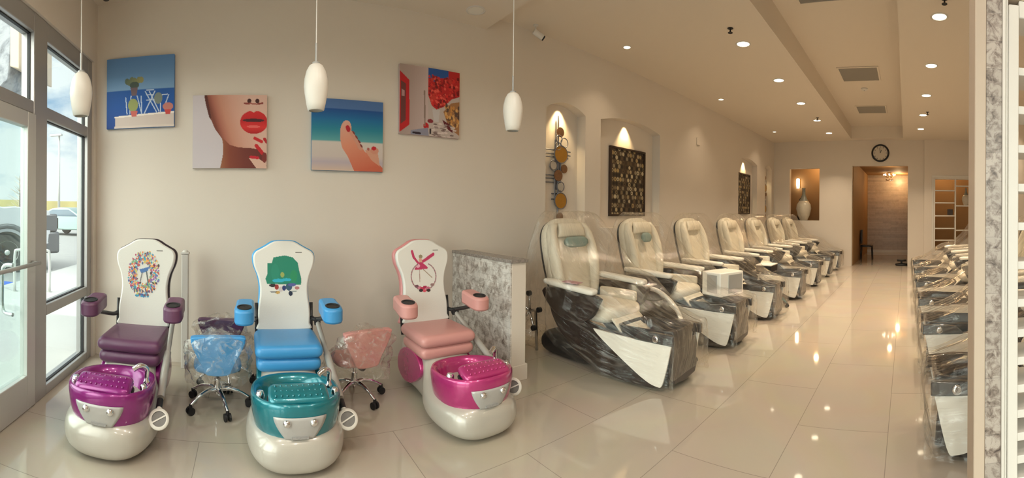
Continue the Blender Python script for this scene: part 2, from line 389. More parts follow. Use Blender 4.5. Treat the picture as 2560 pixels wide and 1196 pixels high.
# rooms behind the east wall
bm = BM()
bx(bm, XB2, XB2+.1, YS, YW, 0, 3.2)
struct('wall_hall', bm, M['hallwall'])
bm = BM(); bx(bm, XE+.16, XB2, 1.50, 1.60, 0, 3.0); struct('wall_hall_left', bm, M['brownwall'])
bm = BM(); bx(bm, XE+.16, XB2, -.16, -.06, 0, 3.0); struct('wall_hall_right', bm, M['brownwall'])
bm = BM(); bx(bm, 12.75, 12.85, 1.6, YW+.1, 0, 3.0); bx(bm, XE+.16, 12.75, YW, YW+.1, 0, 3.0)
bx(bm, 13.1, 13.2, YS, -.16, 0, 3.0); struct('wall_backroom', bm, M['brownwall'])
bm = BM(); bx(bm, XE+.16, XB2, YS, YW, 2.98, 3.08); struct('ceiling_hall', bm, M['brownwall'])
bm = BM(); bx(bm, 16.17, 16.2, -.06, 1.50, 0, .1); struct('baseboard_hall', bm, M['white'])
# ceiling
bm = BM(); TY0, TY1, TX1 = .10, 1.52, 11.4
bx(bm, XW-.1, XS, YS, YW, Z1, Z1+.9)                              # front ceiling
bx(bm, XS, XE, TY1, YW, Z2, Z2+.9); bx(bm, XS, XE, YS, TY0, Z2, Z2+.9)
bx(bm, TX1, XE, TY0, TY1, Z2, Z2+.9); bx(bm, XS, TX1, TY0, TY1, Z3, Z3+.5)
struct('ceiling', bm, M['ceil'])

# ---------------------------------------------------------------- storefront (west)
bm = BM(); bx(bm, XW-.16, XW, YS, YW, 2.801, 4.6)                     # header
bx(bm, XW-.16, XW, 3.72, YW, 0, 2.80)
bx(bm, XW-.16, XW, YS, -2.1, 0, 2.80); struct('wall_west', bm, M['wall'])
XF0, XF1 = XW-.13, XW-.02
bm = BM()
MU = ((3.62, 3.72), (2.60, 2.80), (1.52, 1.68), (-.6, -.45), (-2.2, -2.1))
for y0, y1 in MU: bx(bm, XF0, XF1, y0, y1, 0, 2.80)
for (a1, _), (_, b0) in zip(MU, MU[1:]):
    bx(bm, XF0+.002, XF1-.002, b0, a1, 2.66, 2.80); bx(bm, XF0+.02, XF1-.005, b0, a1, 2.08, 2.17)
bx(bm, XF0+.002, XF1-.002, 2.80, 3.62, .60, .68); bx(bm, XF0+.002, XF1-.002, 2.80, 3.62, 0, .07)
bx(bm, XF0+.002, XF1-.002, -.45, 1.52, 0, .1); bx(bm, XF0+.002, XF1-.002, -2.1, -.6, 0, .1)
wf = struct('window_1', bm, M['alu'], bevel=.006)
bm = BM(); bx(bm, XW-.09, XW-.08, -2.1, 3.62, .05, 2.70); obj('pane', bm, M['glass'], wf)
bm = BM()
for z0, z1, y0, y1 in ((2.17, 2.66, 2.80, 3.62), (2.17, 2.66, 1.70, 2.60), (.68, 2.08, 2.80, 3.62), (.07, .60, 2.80, 3.62)):
    g = .007
    bx(bm, XW-.078, XW-.055, y0, y0+g, z0, z1); bx(bm, XW-.078, XW-.055, y1-g, y1, z0, z1); bx(bm, XW-.078, XW-.055, y0, y1, z1-g, z1); bx(bm, XW-.078, XW-.055, y0, y1, z0, z0+g)
obj('gasket', bm, M['rubber'], wf)
# glass door
bm = BM(); dx0, dx1 = XW-.075, XW-.012
bx(bm, dx0, dx1, 2.50, 2.615, .01, 2.075); bx(bm, dx0, dx1, 1.70, 1.80, .01, 2.075); bx(bm, dx0, dx1, 1.80, 2.50, 1.97, 2.075); bx(bm, dx0, dx1, 1.80, 2.50, .01, .25)
dr = struct('door_1', bm, M['alul'], bevel=.005)
bm = BM(); bx(bm, XW-.05, XW-.042, 1.80, 2.50, .25, 1.97); obj('pane', bm, M['glass'], dr)
bm = BM(); tube(bm, [(XW+.05, 1.72, 1.02), (XW+.05, 2.56, 1.03)], .014); tube(bm, [(XW+.05, 2.54, 1.03), (XW-.03, 2.57, 1.03)], .012); tube(bm, [(XW+.05, 1.74, 1.02), (XW-.03, 1.74, 1.02)], .012)
obj('push_bar', bm, M['steelg'], dr, smooth=True)
bm = BM(); tube(bm, spline([(XW-.08, 2.42, 1.02), (XW-.16, 2.42, 1.0), (XW-.17, 2.42, .85), (XW-.16, 2.42, .70), (XW-.08, 2.42, .68)]), .014); obj('pull_handle', bm, M['chrome'], dr, smooth=True)

#---PART2---
# ---------------------------------------------------------------- wall art
def canvas(label, x0, x1, z0, z1, art, side):
    t = thing('canvas_print', label, 'picture', ((x0+x1)/2, YW, z0), group='canvas prints on the wall')
    w = (x1-x0)/2; h = z1-z0; d = .035
    bm = BM(); bx(bm, -w, w, -d, -.001, 0, h); obj('stretched_canvas', bm, mat('canvas_edge', side, .7, bump=(300, .2)), t, bevel=.003)
    pgrid('printed_face', art.a, lambda u, v: (-w+.001+u*(2*w-.002), -d-.0012, .001+v*(h-.002)), M['print'], t)
    return t
N = 150
A = Art(N, N); al = np.ones((N, N), bool)
A.grad(al, A.v, [(0, (88, 132, 184)), (.3, (104, 146, 190)), (.46, (120, 158, 196)), (.47, (26, 86, 160)), (.7, (10, 80, 160)), (1, (8, 62, 140))])
A.put(A.poly([(.13, .98), (.13, .85), (.17, .83), (1, .81), (1, 1.1), (.13, 1.1)]), (205, 190, 182)); A.put((A.v > .97) & (A.u > .12), (215, 200, 190)); A.put(A.line((.13, .84), (1, .80), .012), (235, 225, 215))
for k in range(7): A.put(A.ell(.31+.035*k, .34+.02*math.sin(k*2), .035, .045), (95+8*k, 110+5*k, 90))
A.put(A.ell(.42, .40, .07, .05), (70, 84, 74)); A.put(A.poly([(.36, .43), (.47, .43), (.45, .55), (.38, .55)]), (110, 90, 96))
for p, q in (((.29, .57), (.31, .80)), ((.37, .55), (.35, .80)), ((.52, .56), (.53, .81)), ((.58, .50), (.75, .80)), ((.72, .50), (.57, .80)), ((.60, .48), (.70, .48)), ((.60, .62), (.72, .62)), ((.64, .5), (.78, .78)), ((.79, .56), (.90, .55)), ((.80, .56), (.80, .80)), ((.92, .56), (.86, .72)), ((.60, .55), (.70, .55)), ((.46, .55), (.52, .78))): A.put(A.line(p, q, .007), (190, 205, 225))
A.put(A.ell(.40, .68, .075, .09), (150, 158, 96)); A.put(A.poly([(.36, .76), (.47, .76), (.45, .84), (.38, .84)]), (200, 100, 92))
A.put(A.ell(.77, .60, .06, .08), (118, 128, 120)); A.put(A.ell(.91, .72, .075, .055), (190, 120, 110)); A.put(A.poly([(.86, .76), (.96, .76), (.94, .83), (.88, .83)]), (196, 66, 62))
canvas('square sky and sea canvas with potted plants and white chairs, highest on the left', -1.32, -.67, 2.165, 2.825, A, (.10, .22, .45))
A = Art(N, N); al = np.ones((N, N), bool); A.put(al, (206, 198, 204))
fc = A.poly([(.155, 0), (.17, .10), (.20, .22), (.225, .31), (.25, .34), (.30, .46), (.35, .53), (.40, .60), (.415, .70), (.41, .82), (.39, .93), (.37, 1.01), (1.01, 1.01), (1.01, 0)])
A.grad(fc, np.clip((A.u-.18-.32*A.v)/.55, 0, 1), [(0, (122, 62, 46)), (.12, (168, 100, 82)), (.3, (196, 138, 116)), (.6, (208, 160, 142)), (1, (216, 178, 162))])
jaw = fc & A.poly([(.40, .58), (.50, .68), (.62, .715), (.80, .725), (.93, .75), (1.01, .80), (1.01, 1.01), (.3, 1.01)])
A.grad(jaw, A.u, [(.38, (150, 92, 60)), (.5, (130, 62, 42)), (.7, (112, 46, 36)), (1, (96, 34, 30))]); A.put(fc & A.line((.16, 0), (.22, .30), .03), (88, 38, 30))
for x in (.76, .87): A.put(A.ell(x, .08, .028, .03), (70, 26, 22))
A.put(A.line((.70, .115), (.76, .12), .012), (140, 60, 52)); A.put(A.line((.88, .12), (.94, .11), .012), (140, 60, 52)); A.put(A.line((.77, .115), (.86, .125), .01), (170, 96, 84))
lip = A.ell(.825, .37, .185, .16) & ((A.v > .36) | A.ell(.74, .33, .12, .12) | A.ell(.90, .33, .12, .12) | (A.v > .30))
A.grad(lip, A.v, [(.2, (205, 30, 34)), (.35, (190, 16, 24)), (.44, (214, 40, 40)), (.52, (176, 12, 20))]); A.put(A.ell(.82, .345, .145, .024), (66, 20, 30)); A.put(A.ell(.82, .43, .09, .018), (226, 96, 92))
A.put(A.poly([(.84, .63), (.95, .60), (1.01, .55), (1.01, .98), (.93, .80)]), (214, 176, 160)); A.put(A.line((.84, .59), (.93, .635), .022), (196, 24, 34)); A.put(A.line((.86, .69), (.95, .80), .024), (192, 20, 32)); A.put(A.line((.97, .60), (1, .64), .02), (176, 16, 30))
A.put(A.poly([(.76, .86), (.88, .86), (.99, .93), (1.01, 1.01), (.87, 1.01)]), (216, 178, 160)); A.put(A.line((.79, .845), (.88, .855), .02), (196, 20, 44)); A.put(A.ell(.97, .85, .035, .07), (120, 40, 34))
canvas('square canvas of a face cropped to red lips, hung between two seaside prints', -.50, .17, 1.78, 2.44, A, (.62, .55, .52))
A = Art(N, N); al = np.ones((N, N), bool)
A.grad(al, A.v, [(0, (66, 104, 158)), (.13, (72, 110, 164)), (.14, (0, 72, 142)), (.28, (0, 104, 158)), (.42, (24, 128, 152)), (.58, (84, 158, 164)), (.60, (206, 196, 188)), (.8, (200, 188, 182)), (.88, (180, 168, 178)), (1, (206, 182, 164))])
ft = A.ell(.47, .42, .075, .13, .15) | A.poly([(.40, .42), (.54, .44), (.66, .60), (.74, .72), (.86, .80), (1.01, .95), (1.01, 1.02), (.60, 1.02), (.50, .80), (.42, .68), (.39, .55)])
A.grad(ft, A.v+.3*A.u, [(.4, (214, 168, 150)), (.8, (216, 140, 112)), (1.2, (196, 98, 72))])
for x, y in ((.56, .48), (.60, .54), (.64, .60), (.67, .66)): A.put(A.ell(x, y, .03, .05, -.6), (206, 146, 124)); A.put(A.ell(x+.02, y-.02, .012, .03, -.6), (120, 50, 50))
A.put(A.poly([(.74, .70), (.92, .68), (.96, .92), (.84, .84)]), (208, 152, 128)); A.put(A.ell(.88, .70, .06, .05), (206, 142, 120)); A.put(A.ell(.50, .405, .03, .05, -.3), (176, 20, 40)); A.put(A.ell(.87, .665, .035, .028), (190, 16, 36)); A.put(A.ell(.79, .68, .02, .02), (170, 90, 84))
canvas('square beach canvas showing crossed feet with red toenails', .575, 1.255, 1.775, 2.435, A, (.10, .25, .42))
A = Art(N, N); al = np.ones((N, N), bool); A.put(al, (176, 158, 154))
A.grad(A.u < .46, A.u, [(0, (168, 150, 142)), (.2, (176, 156, 150)), (.46, (196, 176, 174))])
A.put(A.poly([(0, .10), (.15, .22), (.16, .86), (0, .98)]), (186, 22, 30)); A.put(A.poly([(.02, .24), (.10, .28), (.10, .80), (.02, .86)]), (104, 52, 50)); A.put(A.poly([(.03, .36), (.08, .38), (.08, .46), (.03, .46)]), (176, 136, 136))
A.put((A.u > .46), (188, 30, 34)); A.put((A.u > .46) & (A.v < .12+.1*(.75-A.u)) & (A.u < .80), (34, 84, 158)); A.put(A.ell(.56, .14, .06, .05), (70, 76, 130))
rr = random.Random(3)
for k in range(260):
    x, y = rr.uniform(.47, 1), rr.uniform(.10, .58); s = rr.uniform(.008, .026); c = rr.choice([(210, 40, 40), (150, 14, 22), (226, 84, 72), (120, 10, 18), (196, 54, 44)]); A.put(A.ell(x, y, s, s), c)
A.put(A.poly([(.46, .40), (.52, .55), (.60, .60), (.72, .55), (.86, .42), (1.01, .36), (1.01, 1.02), (.40, 1.02), (.40, .8), (.46, .8)]), (188, 174, 168))
A.put(A.poly([(.72, .62), (.85, .48), (1.01, .44), (1.01, .96), (.9, .9), (.8, .82)]), (160, 112, 72))
for k in range(50): x, y = rr.uniform(.76, .99), rr.uniform(.52, .86); A.put(A.ell(x, y, .02, .03), rr.choice([(196, 136, 70), (110, 74, 50), (214, 164, 100), (90, 66, 56)]))
A.put(A.poly([(.53, .60), (.66, .60), (.64, .78), (.56, .78)]), (196, 190, 190)); A.put(A.poly([(.70, .74), (.88, .82), (.88, .92), (.76, .86)]), (96, 30, 40))
for k in range(40): x, y = rr.uniform(.5, .95), rr.uniform(.8, 1); A.put(A.ell(x, y, .035, .012), rr.choice([(200, 186, 180), (150, 132, 130), (214, 200, 196), (120, 100, 98)]))
A.put(A.ell(.43, .86, .045, .05), (186, 26, 36)); A.put(A.ell(.50, .78, .05, .03), (130, 40, 50)); A.put(A.line((.5, .9), (.5, .96), .012), (30, 20, 26)); A.put(A.poly([(.18, .94), (.46, .88), (.48, 1.01), (.18, 1.01)]), (140, 140, 158)); A.put(A.line((.22, .97), (.33, .975), .015), (40, 24, 40)); A.put(A.line((.40, .35), (.41, .85), .012), (140, 120, 110))
canvas('square canvas of a white alley with red blossom and red door, highest on the right', 1.42, 2.075, 2.155, 2.83, A, (.55, .42, .40))

# ---------------------------------------------------------------- niche art
def disc(bm, x, z, r, y0, y1, n=24): prism(bm, [(x+r*math.cos(2*PI*i/n), z+r*math.sin(2*PI*i/n)) for i in range(n)], XZ, y0, y1)
def ringm(bm, x, z, r, y, t=.006): tube(bm, [(x+r*math.cos(2*PI*i/24), y, z+r*math.sin(2*PI*i/24)) for i in range(25)], t, 8, False)
def metal_art(label, x, zc, s=1.0):
    t = thing('metal_wall_sculpture', label, 'wall sculpture', (x, YW+.15, zc), group='metal disc sculptures in niches')
    bm = BM(); tube(bm, [(0, -.03, -.70*s), (0, -.03, .66*s)], .010); tube(bm, [(-.05, -.028, -.45*s), (-.05, -.028, .35*s)], .008); tube(bm, [(.045, -.028, -.50*s), (.045, -.028, .25*s)], .008)
    for z, a, b in ((.22, -.24, .22), (.17, -.24, .22), (.13, -.22, .18), (-.10, -.24, .06), (-.14, -.24, .04), (-.19, -.22, .05), (-.33, -.10, .10), (-.40, -.10, .08)): tube(bm, [(a, -.024, z*s), (b, -.024, z*s)], .008, 6)
    bx(bm, -.05, .045, -.026, -.022, -.28*s, .10*s); bx(bm, -.03, .03, -.012, -.001, -.05, .05)
    obj('rod_frame', bm, M['pewter'], t, smooth=True, angle=40)
    for x0, z0, r in ((.02, .45, .062), (.035, .17, .105), (.035, -.42, .095), (-.01, -.10, .07), (.09, -.01, .055), (.02, -.62, .055)):
        bm = BM(); disc(bm, x0, z0*s, r*s, -.052, -.045); obj('gold_disc', bm, M['gold'] if r > .09 else M['bronze'], t)
    for x0, z0, r in ((.09, .32, .062), (-.09, .02, .065), (.03, -.24, .062), (.0, .36, .05), (.035, .17, .112), (.035, -.42, .102), (-.02, .27, .05)):
        bm = BM(); ringm(bm, x0, z0*s, r*s, -.048); obj('metal_ring', bm, M['pewter'], t, smooth=True)
    for x0, z0, r in ((-.09, .02, .05), (.03, -.24, .048)):
        bm = BM(); disc(bm, x0, z0*s, r*s, -.050, -.046); obj('pearl_disc', bm, M['pearl'], t)
    return t
metal_art('tall sculpture of gold discs and rings in the narrow niche nearest the half wall', 3.58, 1.98)
metal_art('narrow sculpture of gold discs in the far slim niche', 11.13, 2.0)
def mosaic_panel(label, x, zc, w, h, seed):
    t = thing('mosaic_panel', label, 'picture', (x, YW+.15, zc-h/2), group='framed pebble mosaics in wide niches')
    bm = BM(); f = .03
    for a, b, c, d in ((-w/2, w/2, 0, f), (-w/2, w/2, h-f, h), (-w/2, -w/2+f, f, h-f), (w/2-f, w/2, f, h-f)): bx(bm, a, b, -.045, -.002, c, d)
    obj('frame', bm, M['darkframe'], t, bevel=.003)
    A = Art(170, 170, (70, 58, 44)); rr = random.Random(seed); A.m[:] = True
    cols = [(150, 132, 100), (172, 154, 120), (120, 102, 76), (190, 176, 146), (90, 72, 52), (60, 44, 34), (164, 140, 96), (36, 26, 22), (140, 128, 104)]
    ny = 15
    for j in range(ny+1):
        for i in range(14):
            x0 = (i+.5*(j % 2))/13; y0 = j/ny; s = .027+rr.random()*.007; A.put(A.ell(x0, y0, s*1.1, s), rr.choice(cols) if (i*2+j) % 4 else (34, 26, 22)); 
            if rr.random() < .25: A.put(A.ell(x0, y0, .014, .013), (30, 24, 20))
    pgrid('pebble_face', A.a, lambda u, v: (-w/2+f+u*(w-2*f), -.028, f+v*(h-2*f)), M['print'], t)
    bm = BM(); bx(bm, -w/2+f, w/2-f, -.026, -.003, f, h-f); obj('backing', bm, M['darkframe'], t)
mosaic_panel('brown framed mosaic in the wide niche beside the tall disc sculpture', 5.02, 1.88, .86, 1.02, 1)
mosaic_panel('dark framed mosaic in the far wide niche', 9.62, 1.93, .80, 1.0, 2)

# ---------------------------------------------------------------- lamps
def pendant(x, y, label):
    t = thing('pendant_lamp', label, 'pendant lamp', (x, y, Z1), group='white glass pendants near the window wall')
    zb = 1.975-Z1
    bm = BM(); prof = [(.040, 0), (.048, .004), (.056, .04), (.066, .10), (.070, .14), (.067, .18), (.056, .225), (.040, .255), (.022, .268)]
    inner = [(.018, .262), (.036, .25), (.052, .22), (.063, .18), (.066, .14), (.062, .10), (.052, .04), (.044, .004)]
    lathe(bm, [(r, z+zb) for r, z in prof+inner], 32, cap=False); obj('glass_shade', bm, M['shade'], t, smooth=True)
    bm = BM(); tube(bm, [(0, 0, zb+.25), (0, 0, zb+.385)], .007); lathe(bm, [(.022, zb+.262), (.022, zb+.275), (.008, zb+.282)], 16); obj('metal_stem', bm, M['steelg'], t, smooth=True, angle=40)
    bm = BM(); tube(bm, [(0, 0, zb+.38), (0, 0, -.02)], .0035, 6); obj('cord', bm, M['cablew'], t)
    bm = BM(); lathe(bm, [(.06, 0), (.06, -.02), (.02, -.03)], 20); obj('ceiling_canopy', bm, M['chrome'], t, smooth=True, angle=40)
pendant(-1.0, 2.38, 'white oval glass pendant nearest the window')
pendant(.385, 2.37, 'white oval glass pendant hanging between the lips print and feet print')
pendant(1.73, 2.37, 'white oval glass pendant right of the four canvas prints')
def can(x, y, z, r, label, group, on=True, energy=16, name='recessed_light'):
    t = thing(name, label, 'ceiling light', (x, y, z), group=group)
    bm = BM(); lathe(bm, [(r*1.28, 0), (r*1.28, -.004), (r*1.05, -.007), (r, -.002), (r*.98, 0)], 28, cap=False); obj('trim_ring', bm, M['white'], t, smooth=True)
    bm = BM(); lathe(bm, [(.001, -.003), (r, -.003)], 24, cap=False); obj('lens', bm, M['lampglow'] if on else M['lampoff'], t)
    if on:
        L = bpy.data.lights.new('downlight', 'AREA'); L.shape = 'DISK'; L.size = r*1.8; L.energy = energy; L.color = (1, .80, .56); L.spread = math.radians(98)
        o = bpy.data.objects.new('downlight', L); COL.objects.link(o); o.parent = t; o.location = (0, 0, -.012)
    return t
pos = ['nearest', 'second', 'third', 'fourth', 'farthest']
for i, x in enumerate((4.79, 6.26, 7.66, 9.10, 10.55)): can(x, 1.98, Z2, .075, f'{pos[i]} round downlight in the left soffit row along the tray edge', 'downlights in the left soffit')
for i, x in enumerate((4.42, 5.87, 7.33, 8.75, 10.15)): can(x, -.34, Z2, .075, f'{pos[i]} round downlight in the right soffit row', 'downlights in the right soffit')
for i, (x, w) in enumerate(((4.17, 'nearest'), (6.94, 'middle'), (10.1, 'farthest'))): can(x, 3.30, Z2, .042, f'{w} small warm downlight close to the niche wall', 'small downlights by the niche wall', energy=2)
can(2.10, 3.50, Z1, .075, 'unlit round downlight in the low front ceiling', None, on=False)
# unseen ceiling lamps: front ones added as fill, the rest over the right side
for i, (x, y, e) in enumerate(((-.6, .9, 10.5), (.5, .9, 10.5), (1.5, .9, 10.5), (-.6, -1.0, 10.5), (.6, -1.2, 10.5), (3.4, -1.6, 9), (5.87, -1.7, 9), (8.75, -1.7, 9))):
    zc = Z1 if x < XS else Z2
    bm = BM(); lathe(bm, [(.001, -.004), (.075, -.004), (.098, -.001), (.098, 0)], 20, c=(x, y, zc), cap=False); tag(obj('trim_%d' % (i+1), bm, M['lampglow']), kind='structure')
    L = bpy.data.lights.new('unseen_downlight', 'AREA'); L.shape = 'DISK'; L.size = .16; L.energy = e; L.spread = math.radians(165 if e > 10 else 115); L.color = (1, .90, .78) if e > 10 else (1, .82, .60)
    o = bpy.data.objects.new('unseen_downlight', L); COL.objects.link(o); o.location = (x, y, zc-.014)
# spots above the niches
for x, e in ((3.60, 30), (4.95, 30), (9.62, 28), (11.13, 18)):
    L = bpy.data.lights.new('niche_spot', 'SPOT'); L.energy = e; L.spot_size = math.radians(78); L.spot_blend = .8; L.shadow_soft_size = .02; L.color = (1, .72, .36)
    o = bpy.data.objects.new('niche_spot', L); COL.objects.link(o); o.location = (x, YW+.075, 2.765); o.rotation_euler = (math.radians(9), 0, 0)
for (x, y, z, e) in ((13.2, .5, 2.75, 8), (15.6, .30, 2.75, 22), (12.3, 2.65, 2.85, 12), (12.4, -1.1, 2.85, 16)):
    L = bpy.data.lights.new('hall_lamp', 'POINT'); L.energy = e; L.color = (1, .66, .32); L.shadow_soft_size = .06; o = bpy.data.objects.new('hall_lamp', L); COL.objects.link(o); o.location = (x, y, z)
for y0, y1 in ((-2.1, 1.6), (1.6, 3.65)):          # guides sampling of the sky through the storefront; adds no light
    L = bpy.data.lights.new('window_portal', 'AREA'); L.shape = 'RECTANGLE'; L.size = 2.7; L.size_y = y1-y0; L.cycles.is_portal = True
    o = bpy.data.objects.new('window_portal', L); COL.objects.link(o); o.location = (XW-.2, (y0+y1)/2, 1.38); o.rotation_euler = (0, -PI/2, 0)

def sprinkler(x, y, z, label):
    t = thing('fire_sprinkler', label, 'sprinkler', (x, y, z), group='dark sprinkler heads in the ceiling')
    bm = BM(); lathe(bm, [(.034, 0), (.034, -.004), (.012, -.006)], 16); obj('escutcheon', bm, M['rubber'], t)
    bm = BM(); tube(bm, [(0, 0, -.005), (0, 0, -.05)], .008); lathe(bm, [(.028, -.05), (.028, -.054)], 16); obj('deflector', bm, M['rubber'], t)
sprinkler(4.33, 1.95, Z2, 'dark sprinkler head beside the nearest left soffit downlight')
sprinkler(8.86, 1.92, Z2, 'dark sprinkler head beside the fourth left soffit downlight')
sprinkler(4.05, -.36, Z2, 'dark sprinkler head above the nearest right soffit downlight')
sprinkler(8.50, -.42, Z2, 'dark sprinkler head beside the fourth right soffit downlight')
t = thing('dome_camera', 'small black dome camera at the top left corner of the wall', 'security camera', (-1.27, 3.60, Z1))
bm = BM(); lathe(bm, [(.05, 0), (.05, -.03), (.045, -.035)], 20); obj('housing', bm, M['black'], t, smooth=True, angle=40)
bm = BM(); lathe(bm, [(.043, -.034), (.038, -.055), (.022, -.072), (.002, -.078)], 20); obj('dome', bm, M['glassdark'], t, smooth=True)
t = thing('security_camera', 'white bullet camera hanging from the ceiling near the step', 'security camera', (2.98, 3.66, Z2))
bm = BM(); lathe(bm, [(.03, 0), (.03, -.012), (.01, -.02)], 16); tube(bm, [(0, 0, -.01), (0, 0, -.07), (.03, -.01, -.09)], .008); obj('bracket', bm, M['white'], t, smooth=True, angle=40)
bm = BM(); tube(bm, [(-.02, .01, -.07), (.085, -.02, -.125)], .034, 16); obj('body', bm, M['white'], t, smooth=True, angle=40)
bm = BM(); tube(bm, [(.084, -.02, -.1245), (.10, -.025, -.134)], .030, 16); obj('lens', bm, M['black'], t, smooth=True, angle=40)
def vent(x, y, sx, sy, label):
    t = thing('ceiling_vent', label, 'vent', (x, y, Z3), group='square vents in the ceiling tray')
    bm = BM(); f = .03
    for a, b, c, d in ((-sx/2, sx/2, -sy/2, -sy/2+f), (-sx/2, sx/2, sy/2-f, sy/2), (-sx/2, -sx/2+f, -sy/2+f, sy/2-f), (sx/2-f, sx/2, -sy/2+f, sy/2-f)): bx(bm, a, b, c, d, -.018, -.0005)
    obj('frame', bm, M['ceil'], t, bevel=.002)
    bm = BM(); k = int(sx/.025)
    for i in range(k):
        x0 = -sx/2+f+(sx-2*f)*(i+.5)/k; bx(bm, x0-.006, x0+.006, -sy/2+f, sy/2-f, -.014, -.006, Matrix.Rotation(.6, 3, 'Y'))
    bx(bm, -sx/2+f, sx/2-f, -sy/2+f, sy/2-f, -.003, -.001); obj('grille', bm, M['ventg'], t)
vent(7.19, .82, .72, .70, 'grey ceiling vent nearer the camera, whole in view'); vent(9.60, .81, .68, .70, 'grey ceiling vent farther down the tray'); vent(4.35, .90, .7, .7, 'grey ceiling vent cut by the top of the picture')
t = thing('smoke_detector', 'round white smoke detector between the ceiling vents', 'smoke detector', (8.03, .82, Z3))
bm = BM(); lathe(bm, [(.065, 0), (.065, -.02), (.05, -.036), (.001, -.038)], 24); obj('detector_body', bm, M['white'], t, smooth=True, angle=40)
bm = BM(); lathe(bm, [(.012, -.037), (.012, -.043), (.001, -.043)], 12); obj('test_button', bm, M['steelg'], t)
# wall clock
t = thing('wall_clock', 'round black rimmed clock above the doorway', 'clock', (XE, .73, 3.15))
bm = BM(); Rx = Matrix.Rotation(-PI/2, 4, 'Y')
lathe(bm, [(.20, .0), (.245, .0), (.25, .02), (.235, .045), (.205, .05), (.20, .03)], 40, M4=Rx, cap=False); obj('rim', bm, M['rubber'], t, smooth=True)
bm = BM(); lathe(bm, [(.001, .022), (.203, .022)], 40, M4=Rx, cap=False); obj('dial', bm, mat('clock_dial', (.62, .56, .47), .4, noise_amt=(20, .05)), t)
for k in range(12):
    bm = BM(); a = k*PI/6; c = Vector((-.026, .17*math.sin(a), .17*math.cos(a))); bx(bm, c.x-.001, c.x+.001, c.y-.006, c.y+.006, c.z-.016, c.z+.016, Matrix.Rotation(-a, 3, 'X')); obj('hour_mark', bm, M['rubber'], t)
for nme, a, L in (('hour_hand', -.35, .09), ('minute_hand', .15, .14)):
    bm = BM(); tube(bm, [(-.03, 0, 0), (-.03, L*math.sin(a), L*math.cos(a))], .005, 6); obj(nme, bm, M['rubber'], t)
# thermostat-like plate on the niche wall
bm = BM(); bx(bm, 6.93, 7.06, YW-.02, YW-.0005, 2.72, 2.86); tag(obj('wall_sensor', bm, M['wall'], bevel=.005), 'small wall coloured sensor plate high on the niche wall', 'sensor')

# ---------------------------------------------------------------- half wall
t = thing('half_wall', 'low stone clad half wall between the kids chairs and massage chairs', 'half wall', (2.11, 3.28, 0))
bm = BM(); bx(bm, -.065, .08, -.49, .52, 0, .985); obj('plaster_core', bm, M['wall'], t, bevel=.003)
bm = BM(); bx(bm, -.08, -.066, -.49, .52, 0, .985); obj('stone_cladding', bm, M['mosaic'], t)
bm = BM(); bx(bm, -.09, .09, -.51, .52, .986, 1.015); obj('granite_cap', bm, M['granite'], t, bevel=.003)
bm = BM(); bx(bm, -.06, .093, -.505, -.491, 0, .13); bx(bm, .081, .093, -.491, .50, 0, .13); obj('baseboard', bm, M['trimbeige'] if 0 else M['wall'], t, bevel=.003)
# white post behind the purple chair
t = thing('white_post', 'slim white square post standing against the wall behind the purple stool', 'post', (-.545, 3.68, 0))
bm = BM(); bx(bm, -.03, .03, -.03, .03, 0, 1.01); obj('post_body', bm, M['postw'], t, bevel=.006)
bm = BM(); bx(bm, -.036, .036, -.036, .036, 1.011, 1.03); lathe(bm, [(.03, 1.03), (.02, 1.045), (.001, 1.05)], 16); obj('post_cap', bm, M['postw'], t, bevel=.004)

# ---------------------------------------------------------------- kids spa chairs
FLOORY = 2.80
def vinyl(name, c): return mat(name, c, .38, coat=.15, bump=(30, .08), noise_amt=(5, .04))
def metallic(name, c): return mat(name, c, .25, .35, coat=.9, noise_amt=(40, .12))
def back_outline(s=0.0):
    h = [(.0, .185), (.05, .195), (.15, .197), (.24, .185), (.32, .183), (.40, .198), (.47, .226), (.52, .236), (.56, .234), (.59, .215), (.61, .18), (.635, .135), (.66, .095), (.672, .05)]
    right = [(w+s, z+(s if z > .3 else -s*.5)) for z, w in h]
    return right+[(-w, z) for w, z in reversed(right)]
def smooth_poly(pts, k=3):
    n = len(pts); out = []
    for i in range(n):
        p0, p1, p2, p3 = [Vector(pts[(i+j) % n]) for j in (-1, 0, 1, 2)]
        for j in range(k):
            t = j/k; out.append(tuple(.5*((2*p1)+(p2-p0)*t+(2*p0-5*p1+4*p2-p3)*t*t+(3*p1-p0-3*p2+p3)*t**3)))
    return out
BOWL = [(.222, .16), (.240, .21), (.252, .27), (.258, .33), (.257, .362), (.250, .378)]
def bowl_r(z):
    return float(np.interp(z, [b[1] for b in BOWL], [b[0] for b in BOWL]))
